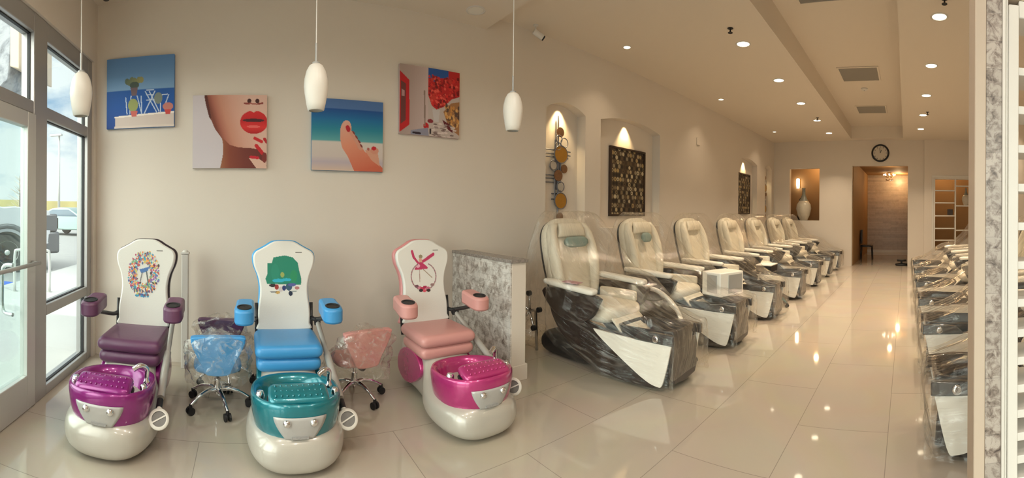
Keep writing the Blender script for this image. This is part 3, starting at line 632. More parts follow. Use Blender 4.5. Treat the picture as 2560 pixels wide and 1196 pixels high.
def kid_chair(name_label, loc, rz, cv, cb, cvd, art, side='right', lab2=None):
    t = thing('kids_spa_chair', name_label, 'pedicure chair', loc, rz, 'small kids pedicure chairs along the wall')
    V = vinyl('seat_vinyl', cv); B = metallic('bowl_shell', cb); VD = vinyl('back_vinyl', cvd)
    # pearl base : lofted along y
    st = [(-.665, .08, .07, .14), (-.65, .16, .03, .19), (-.61, .22, .012, .225), (-.53, .262, .0, .245), (-.42, .285, .0, .25), (-.30, .285, .0, .25), (-.20, .268, .0, .26), (-.11, .235, .0, .30), (-.05, .212, .0, .36), (.0, .203, .0, .405), (.08, .200, .008, .415), (.20, .205, .02, .415), (.32, .212, .015, .415), (.42, .205, .0, .41), (.49, .17, .0, .38), (.52, .10, .03, .30)]
    bm = BM(); rings = []
    for y, w, zb, zt in st:
        h = zt-zb; rr = []
        for cx, cz in supere(0, (zb+zt)/2, w, h/2, 40, 2.6 if y < -.1 else 3.4):
            k = 1.0
            if y > -.1: k = 1-.10*math.sin(PI*min(1, max(0, (cz-zb)/h)))
            rr.append((cx*k, y, cz))
        rings.append(rr)
    loft(bm, rings); obj('pearl_base', bm, M['pearl'], t, smooth=True, sub=1)
    for s in (-1, 1):   # coloured side inlays
        bm = BM(); pts = smooth_poly([(.02, .33), (.12, .36), (.30, .335), (.41, .25), (.42, .14), (.32, .085), (.20, .09), (.10, .13), (.0, .20), (-.04, .27)], 3)
        prism(bm, pts, YZ, s*.16, s*.2145); obj('side_inlay', bm, B, t, bevel=.008)
    # bowl
    cy = -.385; n = 44; bm = BM(); rings = []
    prof = BOWL+[(.238, .376), (.222, .366), (.205, .33), (.19, .26), (.16, .225), (.02, .22)]
    for r, z in prof:
        e = 2.35; tilt = lambda y: (y-cy)*-.06
        rings.append([(x, y, z+tilt(y)) for x, y in supere(0, cy, r, r*1.04, n, e)])
    loft(bm, rings); obj('foot_bowl', bm, B, t, smooth=True)
    # footrest pillow
    bm = BM(); rot = Matrix.Rotation(.30, 3, 'X'); rbox(bm, -.165, .165, cy-.235, cy-.085, .372, .430, 6, .006, rot=rot); 
    for i in range(9):
        for j in range(3):
            c = rot @ Vector((-.125+i*.031, -.040+j*.038, .034)) + Vector((0, cy-.160, .400))
            lathe(bm, [(.007, -.006), (.006, .003), (.001, .005)], 8, c=c)
    fp = obj('footrest_pad', bm, B, t, smooth=True)
    bm = BM(); rbox(bm, -.170, .170, cy-.240, cy-.090, .355, .371, 6, 0, rot=rot); obj('black_gasket', bm, M['rubber'], fp, smooth=True)
    # front plate following the bowl
    bm = BM(); rows = []
    for k in range(9):
        z = .312-.125*k/8; hw = .140-.070*(k/8)**1.5; row = []
        for i in range(13):
            x = -hw+2*hw*i/12; r = bowl_r(z); a = r+.004; b = r*1.04+.004
            y = cy-b*(max(0, 1-(abs(x)/a)**2.35))**(1/2.35); row.append(Vector((x, y, z-(y-cy)*.06)))
        rows.append(row)
    loft(bm, rows, False, False, closed=False); fpn = obj('front_plate', bm, M['greyplate'], t, smooth=True)
    md = fpn.modifiers.new('thick', 'SOLIDIFY'); md.thickness = .006; md.offset = 0
    for s in (-1, 1):
        bm = BM(); c = Vector((s*.070, cy-bowl_r(.29)*1.03-.002, .300)); lathe(bm, [(.021, 0), (.021, .008), (.014, .018), (.001, .021)], 18, M4=Matrix.Translation(c) @ Matrix.Rotation(PI/2, 4, 'X')); obj('chrome_knob', bm, M['chrome'], t, smooth=True)
    bm = BM(); bx(bm, -.045, .045, cy-.262, cy-.235, .212, .222); obj('plate_lettering', bm, mat('embossed_grey', (.30, .29, .28), .5, noise_amt=(90, .3)), fpn)
    # faucet and drain knob
    bm = BM(); lathe(bm, [(.022, .36), (.022, .375), (.014, .385), (.013, .41)], 16, c=(.205, cy+.02, 0)); tube(bm, spline([(.205, cy+.02, .40), (.205, cy+.02, .45), (.175, cy-.01, .475), (.135, cy-.03, .455)]), [.014]*12+[.016]*7, 12)
    lathe(bm, [(.02, .37), (.02, .395), (.012, .405), (.001, .407)], 16, c=(.215, cy-.10, 0)); obj('faucet', bm, M['chrome'], t, smooth=True, angle=50)
    bm = BM(); lathe(bm, [(.026, .365), (.026, .385), (.018, .398), (.001, .40)], 16, c=(-.205, cy-.09, 0)); obj('mixer_knob', bm, M['chrome'], t, smooth=True, angle=50)
    # seat
    bm = BM(); rbox(bm, -.228, .228, -.09, .36, .425, .515, 11, .004); rot = None
    obj('seat_cushion', bm, V, t, smooth=True)
    bm = BM(); rbox(bm, -.218, .218, -.075, .33, .335, .43, 11); obj('seat_skirt', bm, V, t, smooth=True)
    # backrest (tilted)
    bk = Matrix.Translation((0, .36, .50)) @ Matrix.Rotation(-.16, 4, 'X')
    pts = smooth_poly(back_outline()); ptb = smooth_poly(back_outline(.010))
    bm = BM(); prism(bm, pts, lambda u, v, w: bk @ Vector((u, w, v)), -.035, .012); obj('backrest', bm, M['vwhite'], t, bevel=.012)
    bm = BM(); prism(bm, ptb, lambda u, v, w: bk @ Vector((u, w, v)), .0125, .065); obj('back_shell', bm, VD, t, bevel=.012)
    pgrid('back_print', art.a, lambda u, v: tuple(bk @ Vector((-.155+u*.31, -.0365, .20+v*.40))), M['decal'], t, art.m)
    for s in (-1, 1):   # armrests
        bm = BM(); pts = smooth_poly([(-.052, .12), (.052, .12), (.062, .04), (.068, -.05), (.055, -.11), (.0, -.132), (-.055, -.11), (-.068, -.05), (-.062, .04)], 3)
        ax = s*.30; fn = lambda u, v, w: (ax-s*.01+u+s*.10*(-(v-.17))*.35, .06+v, .655+w+v*.12)
        prism(bm, pts, fn, 0, .105); ar = obj('armrest', bm, V, t, bevel=.018)
        c = fn(0, -.06, .106); bm = BM(); lathe(bm, [(.050, 0), (.050, .004), (.041, .0045), (.040, -.001), (.03, -.0015), (.001, -.0016)], 24, M4=Matrix.Translation(c) @ Matrix.Rotation(.12, 4, 'X')); obj('cup_holder', bm, M['rubber'], ar, smooth=True, angle=40)
        bm = BM(); tube(bm, spline([(s*.20, .40, .60), (s*.225, .33, .585), (s*.27, .22, .615), (s*.29, .10, .655)]), .016, 10); tube(bm, [(s*.205, .34, .42), (s*.21, .385, .70)], .013, 8); obj('arm_bracket', bm, M['black'], t, smooth=True)
    # swing arm with round end
    s = 1
    bm = BM(); a, b = Vector((.245, .30, .575)), Vector((.285, -.36, .25)); d = (b-a)
    tube(bm, [a, a+d*.55], .018, 14); tube(bm, [a+d*.45, a+d*.95], .024, 14); sa = obj('swing_arm', bm, mat('grey_tube', (.42, .40, .37), .4, .2, noise_amt=(8, .05)), t, smooth=True, angle=40)
    bm = BM(); tube(bm, [b-d*.03, b+d*.05], .019, 12); obj('arm_joint', bm, M['black'], sa, smooth=True, angle=40); bm = BM(); lathe(bm, [(.03, -.02), (.03, .02)], 16, M4=Matrix.Translation(a) @ Matrix.Rotation(PI/2, 4, 'Y')); obj('arm_joint', bm, M['black'], sa, smooth=True, angle=40)
    c = Vector((.30, -.455, .20)); nrm = Vector((-.08 if loc[0] > -.5 else .1, -.75, .62)).normalized()
    if loc[0] > 1: nrm = Vector((-.75, -.5, .3)).normalized()
    q = nrm.to_track_quat('Z', 'Y').to_matrix().to_4x4(); q = Matrix.Translation(c) @ q
    bm = BM(); lathe(bm, [(.040, -.006), (.058, -.006), (.060, .0), (.058, .007), (.042, .007)], 30, M4=q, cap=False); tube(bm, [b+d*.03, c+(b-c).normalized()*.05], [.014, .02], 10); obj('round_ring', bm, M['ring'], sa, smooth=True)
    bm = BM(); lathe(bm, [(.001, .0), (.043, .0)], 28, M4=q, cap=False); obj('grate', bm, mat('grate_grey', (.20, .19, .18), .5, noise_amt=(30, .1)), sa)
    bm = BM(); v = bx(bm, -.045, .045, -.004, .004, .001, .005)
    for p in v: p.co = q @ (Matrix.Rotation(.5, 3, 'Z') @ p.co)
    obj('grate_bar', bm, M['ring'], sa)
    return t
def tagmarks(A):
    for k in range(6): A.put(A.line((.80+k*.026, .045), (.812+k*.026, .045), .012), (120, 116, 112))
# abstract colourful oval
A = Art(130, 100); rr = random.Random(11); cols = [(226, 120, 60), (70, 160, 190), (180, 60, 100), (90, 110, 170), (236, 170, 80), (120, 170, 130), (70, 50, 60), (196, 90, 70), (150, 90, 160), (60, 150, 170), (200, 190, 110)]
for k in range(650):
    a = rr.uniform(0, 2*PI); r0 = rr.uniform(.45, 1.02); x = .48+.40*r0*math.cos(a); y = .50+.44*r0*math.sin(a); s = rr.uniform(.010, .030); A.put(A.ell(x, y, s, s*rr.uniform(.5, 1.1), a), rr.choice(cols))
for k in range(16): A.put(A.ell(.28+.4*rr.random(), .90+.04*rr.random(), .03, .022), rr.choice([(60, 150, 190), (70, 90, 160), (120, 80, 90)]))
for k in range(7): A.put(A.line((.24+.075*k, .80+.03*((k*3) % 2)), (.26+.075*k, .85), .016), (96, 92, 120))
A.put(A.poly([(.36, .42), (.62, .36), (.58, .45), (.42, .50)]), (74, 116, 176)); A.put(A.line((.44, .48), (.40, .64), .014), (110, 110, 112)); A.put(A.line((.55, .46), (.60, .66), .016), (84, 92, 92)); tagmarks(A)
kid_chair('kids spa chair with plum seat and magenta bowl, nearest the window', (-.795, FLOORY, 0), 0, (.125, .042, .10), (.26, .012, .19), (.03, .018, .025), A)
A = Art(130, 100)
gb = A.poly([(.24, .14), (.52, .10), (.72, .14), (.84, .24), (.88, .40), (.93, .55), (.92, .66), (.08, .64), (.04, .54), (.10, .44), (.12, .30), (.20, .24)]) | ((abs(A.u-.47) < .38) & (A.v > .25) & (A.v < .62)); A.put(gb & (A.v < .66), (26, 128, 104))
A.put(A.ell(.28, .42, .10, .16), (32, 134, 110)); A.put(A.ell(.74, .50, .09, .12), (36, 136, 92)); A.put(A.ell(.36, .58, .15, .035) | A.ell(.56, .565, .12, .03), (40, 170, 196)); A.put(A.ell(.46, .47, .05, .05), (150, 164, 90))
for x, y, a, b, c in ((.22, .67, .09, .03, (40, 36, 44)), (.32, .70, .05, .05, (150, 50, 50)), (.42, .74, .06, .05, (200, 190, 190)), (.50, .72, .05, .05, (40, 54, 110)), (.62, .70, .08, .07, (50, 84, 110)), (.70, .66, .10, .03, (84, 90, 150)), (.34, .80, .06, .03, (200, 160, 90)), (.24, .79, .09, .012, (80, 84, 88)), (.66, .82, .05, .05, (24, 40, 66)), (.82, .72, .06, .03, (180, 120, 120)), (.74, .78, .08, .012, (130, 140, 140))): A.put(A.ell(x, y, a, b), c)
tagmarks(A)
kid_chair('kids spa chair with bright blue seat and teal bowl, between the two stools', (.283, FLOORY, 0), 0, (.05, .29, .62), (.006, .19, .24), (.06, .36, .72), A)
A = Art(130, 100); PK = (190, 60, 100)
A.put(A.line((.18, .06), (.22, .18), .034), PK); A.put(A.line((.22, .18), (.34, .30), .028), PK); A.put(A.line((.80, .13), (.60, .22), .036), PK); A.put(A.line((.66, .20), (.48, .27), .032), PK)
A.put(A.ell(.42, .17, .055, .04), (150, 136, 110)); A.put(A.ell(.41, .25, .05, .05), (206, 160, 140)); A.put(A.poly([(.36, .29), (.46, .29), (.62, .40), (.60, .43), (.24, .44), (.22, .42)]), PK); A.put(A.ell(.33, .36, .06, .04), (226, 170, 190))
A.put(A.line((.37, .44), (.36, .68), .010), (170, 140, 130)); A.put(A.line((.47, .43), (.72, .61), .010), (160, 140, 120))
for k in range(80):
    a = 2*PI*k/80; x = .48+.36*math.cos(a); y = .58+.28*math.sin(a)
    if y < .33: continue
    A.put(A.ell(x, y, .018, .014), (176, 130, 136) if k % 3 else (130, 110, 110))
for x, y, c in ((.34, .80, (200, 130, 150)), (.42, .82, (190, 60, 90)), (.50, .80, (170, 40, 80)), (.58, .82, (196, 110, 136)), (.48, .87, (214, 90, 110)), (.38, .86, (50, 40, 44)), (.60, .87, (60, 44, 46)), (.72, .76, (150, 120, 120)), (.26, .77, (120, 84, 96))): A.put(A.ell(x, y, .06, .032), c)
tagmarks(A)
kid_chair('kids spa chair with pink seat and hot pink bowl, beside the half wall', (1.425, FLOORY-.02, 0), 0, (.60, .29, .27), (.48, .035, .19), (.60, .24, .24), A)

# ---------------------------------------------------------------- stools
def crumple(bm, amp, sc, seed=0):
    for v in bm.verts:
        p = v.co*sc+Vector((seed, seed*2, 0)); v.co += Vector((noise.noise(p), noise.noise(p+Vector((9, 0, 0))), noise.noise(p+Vector((0, 9, 0)))*.6))*amp
def stool(label, loc, rz, c, legm, group='low rolling stools', bag=None, seed=1, back=True):
    t = thing('rolling_stool', label, 'stool', loc, rz, group)
    V = vinyl('stool_vinyl', c)
    for k in range(5):
        a = 2*PI*k/5+PI/2+.3; d = Vector((math.cos(a), math.sin(a), 0))
        bm = BM(); tube(bm, spline([Vector((0, 0, .125))+d*.02, Vector((0, 0, .13))+d*.08, Vector((0, 0, .105))+d*.16, Vector((0, 0, .065))+d*.225]), [.018]*6+[.015]*6+[.011]*7, 10); lg = obj('leg', bm, legm, t, smooth=True)
        p = Vector((0, 0, .027))+d*.225; px = Vector((-d.y, d.x, 0)); bm = BM()
        for s in (-1, 1): tube(bm, [p+px*s*.008, p+px*s*.022], .026, 16)
        tube(bm, [p+Vector((0, 0, .01)), p+Vector((0, 0, .045))], .012, 8); obj('caster', bm, M['rubber'], lg, smooth=True, angle=40)
    bm = BM(); tube(bm, [(0, 0, .10), (0, 0, .20)], .024, 16); tube(bm, [(0, 0, .19), (0, 0, .275)], .014, 12); obj('gas_column', bm, legm, t, smooth=True, angle=40)
    bm = BM(); rbox(bm, -.17, .17, -.16, .15, .28, .335, 3.2, .006); obj('seat', bm, V, t, smooth=True)
    bm = BM(); bx(bm, -.06, .06, -.05, .05, .262, .279); tube(bm, spline([(0, -.02, .27), (0, .14, .265), (0, .195, .32), (0, .20, .40)]), .012, 8); obj('back_bracket', bm, M['black'], t, smooth=True, angle=40)
    if back:
        bk = Matrix.Translation((0, .19, .345)) @ Matrix.Rotation(-.08, 4, 'X')
        pts = smooth_poly([(-.07, -.03), (.07, -.03), (.105, .03), (.165, .15), (.178, .205), (.15, .23), (-.15, .23), (-.178, .205), (-.165, .15), (-.105, .03)], 3)
        bm = BM(); prism(bm, pts, lambda u, v, w: bk @ Vector((u, w, v)), .0, .05); b = obj('backrest', bm, V, t, bevel=.014)
    if bag:
        bm = BM(); rings = []
        for j in range(16):
            f = j/15; z = .60-f*.36; k = math.sin(min(1, f*3.2+.12)*PI/2); w = .19*k+.02*f; y0 = .24; dy = .035+.20*min(1, max(0, (f-.35)*2.2)); cyy = .24-dy+.02
            rings.append([Vector((x, y, z)) for x, y in supere(0, cyy, w+.015, dy+.02, 40, 2.8)])
        top = [p*1.0 for p in rings[0]]; loft(bm, rings, True, False); crumple(bm, .045, 13, seed); crumple(bm, .018, 34, seed+3)
        g = obj('plastic_bag', bm, M['bag'], None, smooth=True); g.location = loc; g.rotation_euler = (0, 0, rz); tag(g, bag, 'plastic bag', 'clear bags over the stools')
    return t
stool('rolling stool with bright blue backrest, in front of the purple one', (-.205, 2.98, 0), PI+.08, (.05, .30, .66), M['chrome'], bag='crinkled clear bag over the blue stool', seed=1)
stool('rolling stool with dark purple backrest, behind the blue one', (-.17, 3.43, 0), PI-.1, (.07, .02, .07), M['chrome'], bag='crinkled clear bag over the purple stool', seed=5)
stool('rolling stool with pink backrest, left of the pink kids chair', (.80, 3.03, 0), PI+.15, (.56, .25, .23), M['chrome'], bag='crinkled clear bag over the pink stool', seed=9)
TL = mat('teal_metal', (.01, .12, .15), .35, .3, noise_amt=(10, .1))
stool('teal legged stool tucked between the two nearest massage chairs', (3.44, 2.13, 0), .5, (.66, .62, .53), TL, back=False, group='teal stools among massage chairs')
stool('teal legged stool beside the third massage chair from the half wall', (6.18, 2.0, 0), .1, (.66, .62, .53), TL, back=False, group='teal stools among massage chairs')

# ---------------------------------------------------------------- massage pedicure chairs
def massage_chair(label, loc, rz, group):
    t = thing('massage_pedicure_chair', label, 'massage chair', loc, rz, group)
    bm = BM(); rbox(bm, -.25, .25, .02, .70, 0, .23, 9); obj('plinth', bm, M['black'], t, smooth=True, angle=60)
    # dark rocker body with tapering front
    def wid(y): return float(np.interp(y, [-.84, -.6, -.2, .3, .7], [.225, .26, .30, .31, .30]))
    outl = [(-.74, .03), (-.60, .022), (-.36, .03), (-.10, .07), (.10, .15), (.30, .28), (.44, .44), (.50, .62), (.50, .66), (.34, .66), (.14, .54), (.0, .46), (-.14, .43), (-.50, .40), (-.78, .388), (-.82, .38), (-.81, .30), (-.785, .15), (-.765, .06)]
    pts = smooth_poly(outl, 3)
    def yz(s): return lambda u, v, w: (w*wid(u), u, v)
    for s in (-1, 1):
        bm = BM(); prism(bm, pts, yz(s), s*.86, s*1.0); obj('side_shell', bm, M['brown'], t, bevel=.012)
        bm = BM(); wp = smooth_poly([(-.85, .372), (-.82, .378), (-.50, .392), (-.16, .408), (-.12, .402), (-.22, .33), (-.44, .19), (-.64, .075), (-.74, .045), (-.775, .06), (-.81, .18), (-.845, .34)], 3)
        prism(bm, wp, yz(s), s*.99, s*1.05); obj('side_panel', bm, M['creamlight'], t, bevel=.008)
        bm = BM(); dp = [(-.875, .379), (-.62, .394), (-.52, .398), (-.58, .455), (-.70, .468), (-.875, .46)]
        prism(bm, dp, yz(s), s*.90, s*1.09); lp = obj('light_panel', bm, M['glassdark'], t, bevel=.008)
        bm = BM(); lathe(bm, [(.001, .012), (.018, .014), (.028, .010), (.030, 0)], 18, M4=Matrix.Translation((s*.268, -.73, .425)) @ Matrix.Rotation(s*PI/2, 4, 'Y')); obj('chrome_dial', bm, M['chrome'], lp, smooth=True)
        # arm shell and pad
        bm = BM(); ap = smooth_poly([(-.18, .70), (-.20, .62), (-.12, .50), (.05, .44), (.25, .46), (.42, .56), (.46, .70)], 3); prism(bm, ap, lambda u, v, w: (w, u, v), s*.32, s*.385); obj('arm_shell', bm, M['brown'], t, bevel=.012)
        bm = BM(); rbox(bm, -.058, .058, -.18, .46, .715, .765, 5, .004); 
        for v in bm.verts: v.co.x += s*.365; v.co.z += (v.co.y)*.05
        obj('arm_pad', bm, M['creamlight'], t, smooth=True)
    # front face and tub
    bm = BM(); prism(bm, smooth_poly([(-.205, .37), (.205, .37), (.20, .20), (.165, .06), (-.165, .06), (-.20, .20)], 2), lambda u, v, w: (u, w-.10*(v-.35)*-.6, v), -.832, -.79); obj('front_panel', bm, M['glassdark'], t, bevel=.01)
    bm = BM(); rings = []
    for gx, gy, z in ((.195, .28, .30), (.205, .30, .44), (.205, .30, .462), (.19, .275, .465), (.175, .25, .43), (.17, .22, .30), (.15, .2, .26), (.02, .02, .255)): rings.append([Vector((x, y, z+(y+.55)*-.04)) for x, y in supere(0, -.555, gx, gy, 40, 5)])
    loft(bm, rings, True, True); obj('foot_tub', bm, M['glassdark'], t, smooth=True, angle=50)
    # leg rest ribs
    bm = BM(); rings = []
    for k in range(33):
        f = k/32; y = -.17-.22*f; z = .53-.20*f; w = .20; r = .036+.008*math.cos(f*PI*14); rings.append([(x, y+yy*.5, z+yy) for x, yy in supere(0, 0, w, r, 24, 4)])
    loft(bm, rings); obj('leg_rest', bm, M['cream'], t, smooth=True)
    bm = BM(); rbox(bm, -.275, .275, -.24, .36, .44, .58, 5, .012); obj('seat_cushion', bm, M['cream'], t, smooth=True)
    bm = BM(); rings = []
    for k in range(13):
        f = k/12; rings.append([(x*1.0, -.13+.02*math.sin(f*PI*3), .60+z) for x, z in supere(-.27+.54*f, 0, .05, .05, 8, 2)])
    bm.free(); bm = BM(); bm.free()
    for a_ in (-.28, .20): bm = BM(); rbox(bm, a_, a_+.08, -.16, .30, .56, .66, 3, .004); obj('side_bolster', bm, M['cream'], t, smooth=True)
    # backrest
    bk = Matrix.Translation((0, .34, .52)) @ Matrix.Rotation(-.24, 4, 'X')
    hw = [(.0, .245), (.15, .28), (.35, .305), (.55, .312), (.70, .298), (.79, .255), (.84, .19), (.865, .10)]
    for nme, dy, gr, mtl, th in (('back_shell', .09, -.012, M['black'], .08), ('backrest', 0, 0, M['cream'], .13)):
        bm = BM(); o2 = [(w+gr, z+gr*.3) for z, w in hw]; pts = smooth_poly(o2+[(-w, z) for w, z in reversed(o2)], 3); rings = []
        for d, k in ((0, .90), (.02, .96), (.05, 1.0), (th*.7, 1.0), (th, .95)):
            rings.append([bk @ Vector((u*k, dy+d+.03*(1-min(1, abs(u)/.33)**2)*(1 if d < .05 else 0), .43+(v-.43)*(k*.3+.7))) for u, v in pts])
        loft(bm, rings); obj(nme, bm, mtl, t, smooth=True, angle=50)
    for s in (-1, 1):
        bm = BM(); rings = []
        for k in range(15):
            f = k/14; z = .06+.74*f; w = float(np.interp(z, [h[0] for h in hw], [h[1] for h in hw])); r = .045+.03*math.sin(f*PI)
            rings.append([bk @ Vector((s*(w-.045)+cx*.9, .02-.02*math.sin(f*PI)+cyy, z)) for cx, cyy in supere(0, 0, .055, r, 16, 2.2)])
        loft(bm, rings); obj('back_wing', bm, M['cream'], t, smooth=True)
    bm = BM(); rings = []
    for k in range(12):
        f = k/11; rings.append([bk @ Vector((x, yy-.005-.02*math.sin(PI*f), .66+.14*f)) for x, yy in supere(0, 0, .19-.03*f, .035, 24, 3)])
    loft(bm, rings); obj('head_cushion', bm, M['cream'], t, smooth=True)
    return t
def drape(label, loc, rz, seed, group):
    """clear plastic sheet hanging over a chair"""
    path = spline([(.80, 0, .30), (.74, 0, .80), (.66, 0, 1.25), (.58, 0, 1.385), (.44, 0, 1.375), (.26, 0, 1.10), (.02, 0, .86), (-.25, 0, .79), (-.55, 0, .60), (-.80, 0, .50), (-.89, 0, .47), (-.90, 0, .30), (-.86, 0, .10)], 8)
    n = len(path); bm = BM(); rows = []; rr = random.Random(seed)
    nt_ = 97
    for i, p in enumerate(path):
        y, z = p.x, p.z; s = i/(n-1)
        w = float(np.interp(y, [-.9, -.6, -.25, .3, .45, .8], [.255, .30, .40, .45, .40, .37]))
        w = w if z < 1.0 else w-.09*min(1, (z-1.0)/.38)
        zl = float(np.interp(y, [-.9, -.7, -.3, .1, .45, .8], [.05, .04, .06, .22, .36, .30])); zl = min(zl, z)
        fl_ = float(np.interp(y, [-.9, -.4, .3, .6, .8], [.01, .03, .07, .04, .02]))
        row = []
        for j in range(nt_):
            q = 2*j/(nt_-1)-1; a = abs(q); sg = math.copysign(1, q)
            if a < .5: x = q*2*w; zz = z
            else:
                f = (a-.5)*2; x = sg*(w+fl_*math.sin(f*PI*.5)); zz = z+(zl-z)*f
            nn = noise.noise(Vector((x*4+seed, y*2.2, zz*5)))
            nx = noise.noise(Vector((x*3, y*14+seed, zz*2)))*.02*(a > .45)
            fo = (1-abs(noise.noise(Vector((q*9+seed, s*2.4, seed*.3))))*2.4)*.012+(1-abs(noise.noise(Vector((q*21, s*3.5+seed, 3))))*2.4)*.005
            row.append(Vector((x+sg*abs(nx)+sg*(.008+(fo if a > .45 else 0)), y-(fo if y < -.7 else 0), zz+nn*.012+.008+(fo if a < .55 else 0))))
        rows.append(row)
    vs = loft(bm, rows, False, False, closed=False); ul = bm.loops.layers.uv.new('UVMap'); ix = {}
    for i, r_ in enumerate(vs):
        for j, v_ in enumerate(r_): ix[v_] = (j/(nt_-1)*2+seed*.37, i/(n-1)*3)
    for f_ in bm.faces:
        for lp_ in f_.loops: lp_[ul].uv = ix[lp_.vert]
    o = obj('plastic_cover', bm, M['film'], None, smooth=True); o.location = loc; o.rotation_euler = (0, 0, rz); tag(o, label, 'plastic cover', group)
    return o
LX = [2.985, 4.20, 5.50, 6.92, 8.25, 9.58, 10.82]; LY = 2.57
ordl = ['first', 'second', 'third', 'fourth', 'fifth', 'sixth', 'seventh']
proto = massage_chair('x', (LX[0], LY, 0), 0, 'massage chairs along the niche wall')
for s, z in ((1, 0),):
    pass
cov = drape('x', (LX[0], LY, 0), 0, 1, 'clear covers on the niche wall chairs')
LL = ['cream massage chair beside the half wall, first of the niche wall row', 'cream massage chair second from the half wall, a white box on its foot tub', 'cream massage chair third from the half wall', 'cream massage chair fourth from the half wall', 'cream massage chair fifth from the half wall', 'cream massage chair sixth from the half wall', 'cream massage chair farthest down the niche wall, beside the end wall']
proto['label'] = LL[0]; cov['label'] = 'clear plastic cover on the massage chair beside the half wall'
for i in range(1, 7):
    dup(proto, (LX[i], LY, 0), 0, LL[i])
    c = drape('clear plastic cover on the %s massage chair from the half wall' % ordl[i], (LX[i], LY, 0), 0, 1+i*3, 'clear covers on the niche wall chairs')
RX = [2.62, 3.86, 5.0, 6.25, 7.5, 8.8]; RY = -1.02
RL = ['nearest massage chair of the right row, cut by the white shelf post', 'second massage chair of the right row, behind the nearest one', 'third massage chair of the right row from the camera', 'fourth massage chair of the right row from the camera', 'fifth massage chair of the right row from the camera', 'farthest massage chair of the right row, near the white shelf grid']
for i in range(6):
    dup(proto, (RX[i], RY, 0), PI, RL[i], 'massage chairs of the right row')
    drape('clear plastic cover on the %s chair of the right row' % (['nearest', 'second', 'third', 'fourth', 'fifth', 'farthest'][i]), (RX[i], RY, 0), PI, 40+i*3, 'clear covers on the right row')
# teal cushions strapped on the first two chairs
for i, (w, h, lb) in enumerate(((.15, .055, 'long grey teal head pillow on the first massage chair'), (.075, .06, 'small grey teal head pillow on the second massage chair'))):
    bk = Matrix.Translation((LX[i]+.01, LY+.34, .52)) @ Matrix.Rotation(-.24, 4, 'X'); bm = BM(); rings = []
    for k in range(11):
        f = k/10; x = -w+2*w*f; r = h*(1-abs(2*f-1)**6*.5); rings.append([bk @ Vector((x, -.055+a*.6, .60+b)) for a, b in supere(0, 0, h*.75, r, 20, 2.5)])
    loft(bm, rings); tag(obj('head_pillow', bm, M['teal'], smooth=True), lb, 'pillow', 'teal head pillows')
bm = BM(); bx(bm, -.05, .05, -.08, .08, 0, .006); o = obj('leaflet', bm, mat('pink_paper', (.50, .28, .30), .6, noise_amt=(25, .3)), bevel=.001); o.location = (LX[0]-.365, LY+.10, .785); o.rotation_euler = (.05, 0, .3); tag(o, 'small pinkish leaflet lying on the near armrest of the first massage chair', 'leaflet')
# white box on the second chair
t = thing('towel_warmer', 'white box with grey side panels sitting on the second massage chair', 'box', (4.42, 2.06, .482), -.35)
bm = BM(); bx(bm, -.19, .19, -.15, .15, 0, .27); obj('box_body', bm, M['creamlight'], t, bevel=.012)
bm = BM(); bx(bm, -.06, .16, -.156, -.150, .03, .24); obj('front_grille', bm, M['steelg'], t, bevel=.002)
bm = BM(); bx(bm, -.196, -.190, -.10, .06, .04, .24); obj('side_grille', bm, M['steelg'], t, bevel=.002)
# side tray of the fourth chair
t = thing('folding_tray', 'dark tray with a white edge beside the fourth massage chair', 'tray', (6.40, 2.20, .60), 0)
bm = BM(); bx(bm, -.17, .17, -.13, .13, 0, .02); obj('tray_top', bm, M['creamlight'], t, bevel=.006)
bm = BM(); bx(bm, -.165, .165, -.125, .125, -.10, -.001); obj('tray_body', bm, M['black'], t, bevel=.006)
bm = BM(); tube(bm, spline([(.10, .10, -.09), (.20, .20, -.20), (.22, .30, -.59)]), .015); obj('tray_arm', bm, M['creamlight'], t, smooth=True)
t = thing('curved_side_arm', 'curved white side bar between the two nearest massage chairs', 'side arm', (3.66, 2.42, 0))
bm = BM(); tube(bm, spline([(-.02, .14, .62), (.02, .02, .58), (.06, -.12, .46), (.06, -.22, .30), (.06, -.24, .0)]), .024, 12); obj('curved_bar', bm, M['creamlight'], t, smooth=True)
bm = BM(); bx(bm, -.10, .08, .10, .16, .64, .655); obj('flat_rest', bm, M['creamlight'], t, bevel=.005)
# things behind the half wall
bm = BM(); lathe(bm, [(.001, 0), (.12, .0), (.15, .06), (.14, .16), (.09, .24), (.03, .28), (.001, .29)], 28); crumple(bm, .09, 9, 4); crumple(bm, .03, 25, 2)
for v in bm.verts: v.co.z = max(v.co.z, 0)
o = obj('plastic_bundle', bm, M['bag'], smooth=True); o.location = (2.80, 3.50, 0); tag(o, 'crumpled clear plastic bundle on the floor behind the half wall', 'plastic bundle')
t = thing('spare_wheel_base', 'upturned chrome stool base leaning behind the half wall', 'stool base', (2.62, 3.30, .0))
for k in range(5):
    a = 2*PI*k/5+.4; bm = BM(); p = Vector((.0, .18*math.cos(a), .42+.18*math.sin(a))); tube(bm, [(0.02, 0, .42), p], [.016, .010], 8); lg = obj('leg', bm, M['chrome'], t, smooth=True)
    bm = BM(); tube(bm, [p+Vector((-.018, 0, 0)), p+Vector((.018, 0, 0))], .026, 14); obj('caster', bm, M['rubber'], lg, smooth=True, angle=40)
bm = BM(); tube(bm, [(.02, 0, .42), (.10, 0, .42), (.12, .0, .0)], .016); obj('column', bm, M['chrome'], t, smooth=True)
t = thing('floor_disc_stool', 'low black round stool just inside the doorway', 'stool', (11.95, .13, 0))
bm = BM(); lathe(bm, [(.17, .0), (.18, .03), (.17, .05), (.05, .06)], 24); obj('round_base', bm, M['rubber'], t, smooth=True, angle=40)
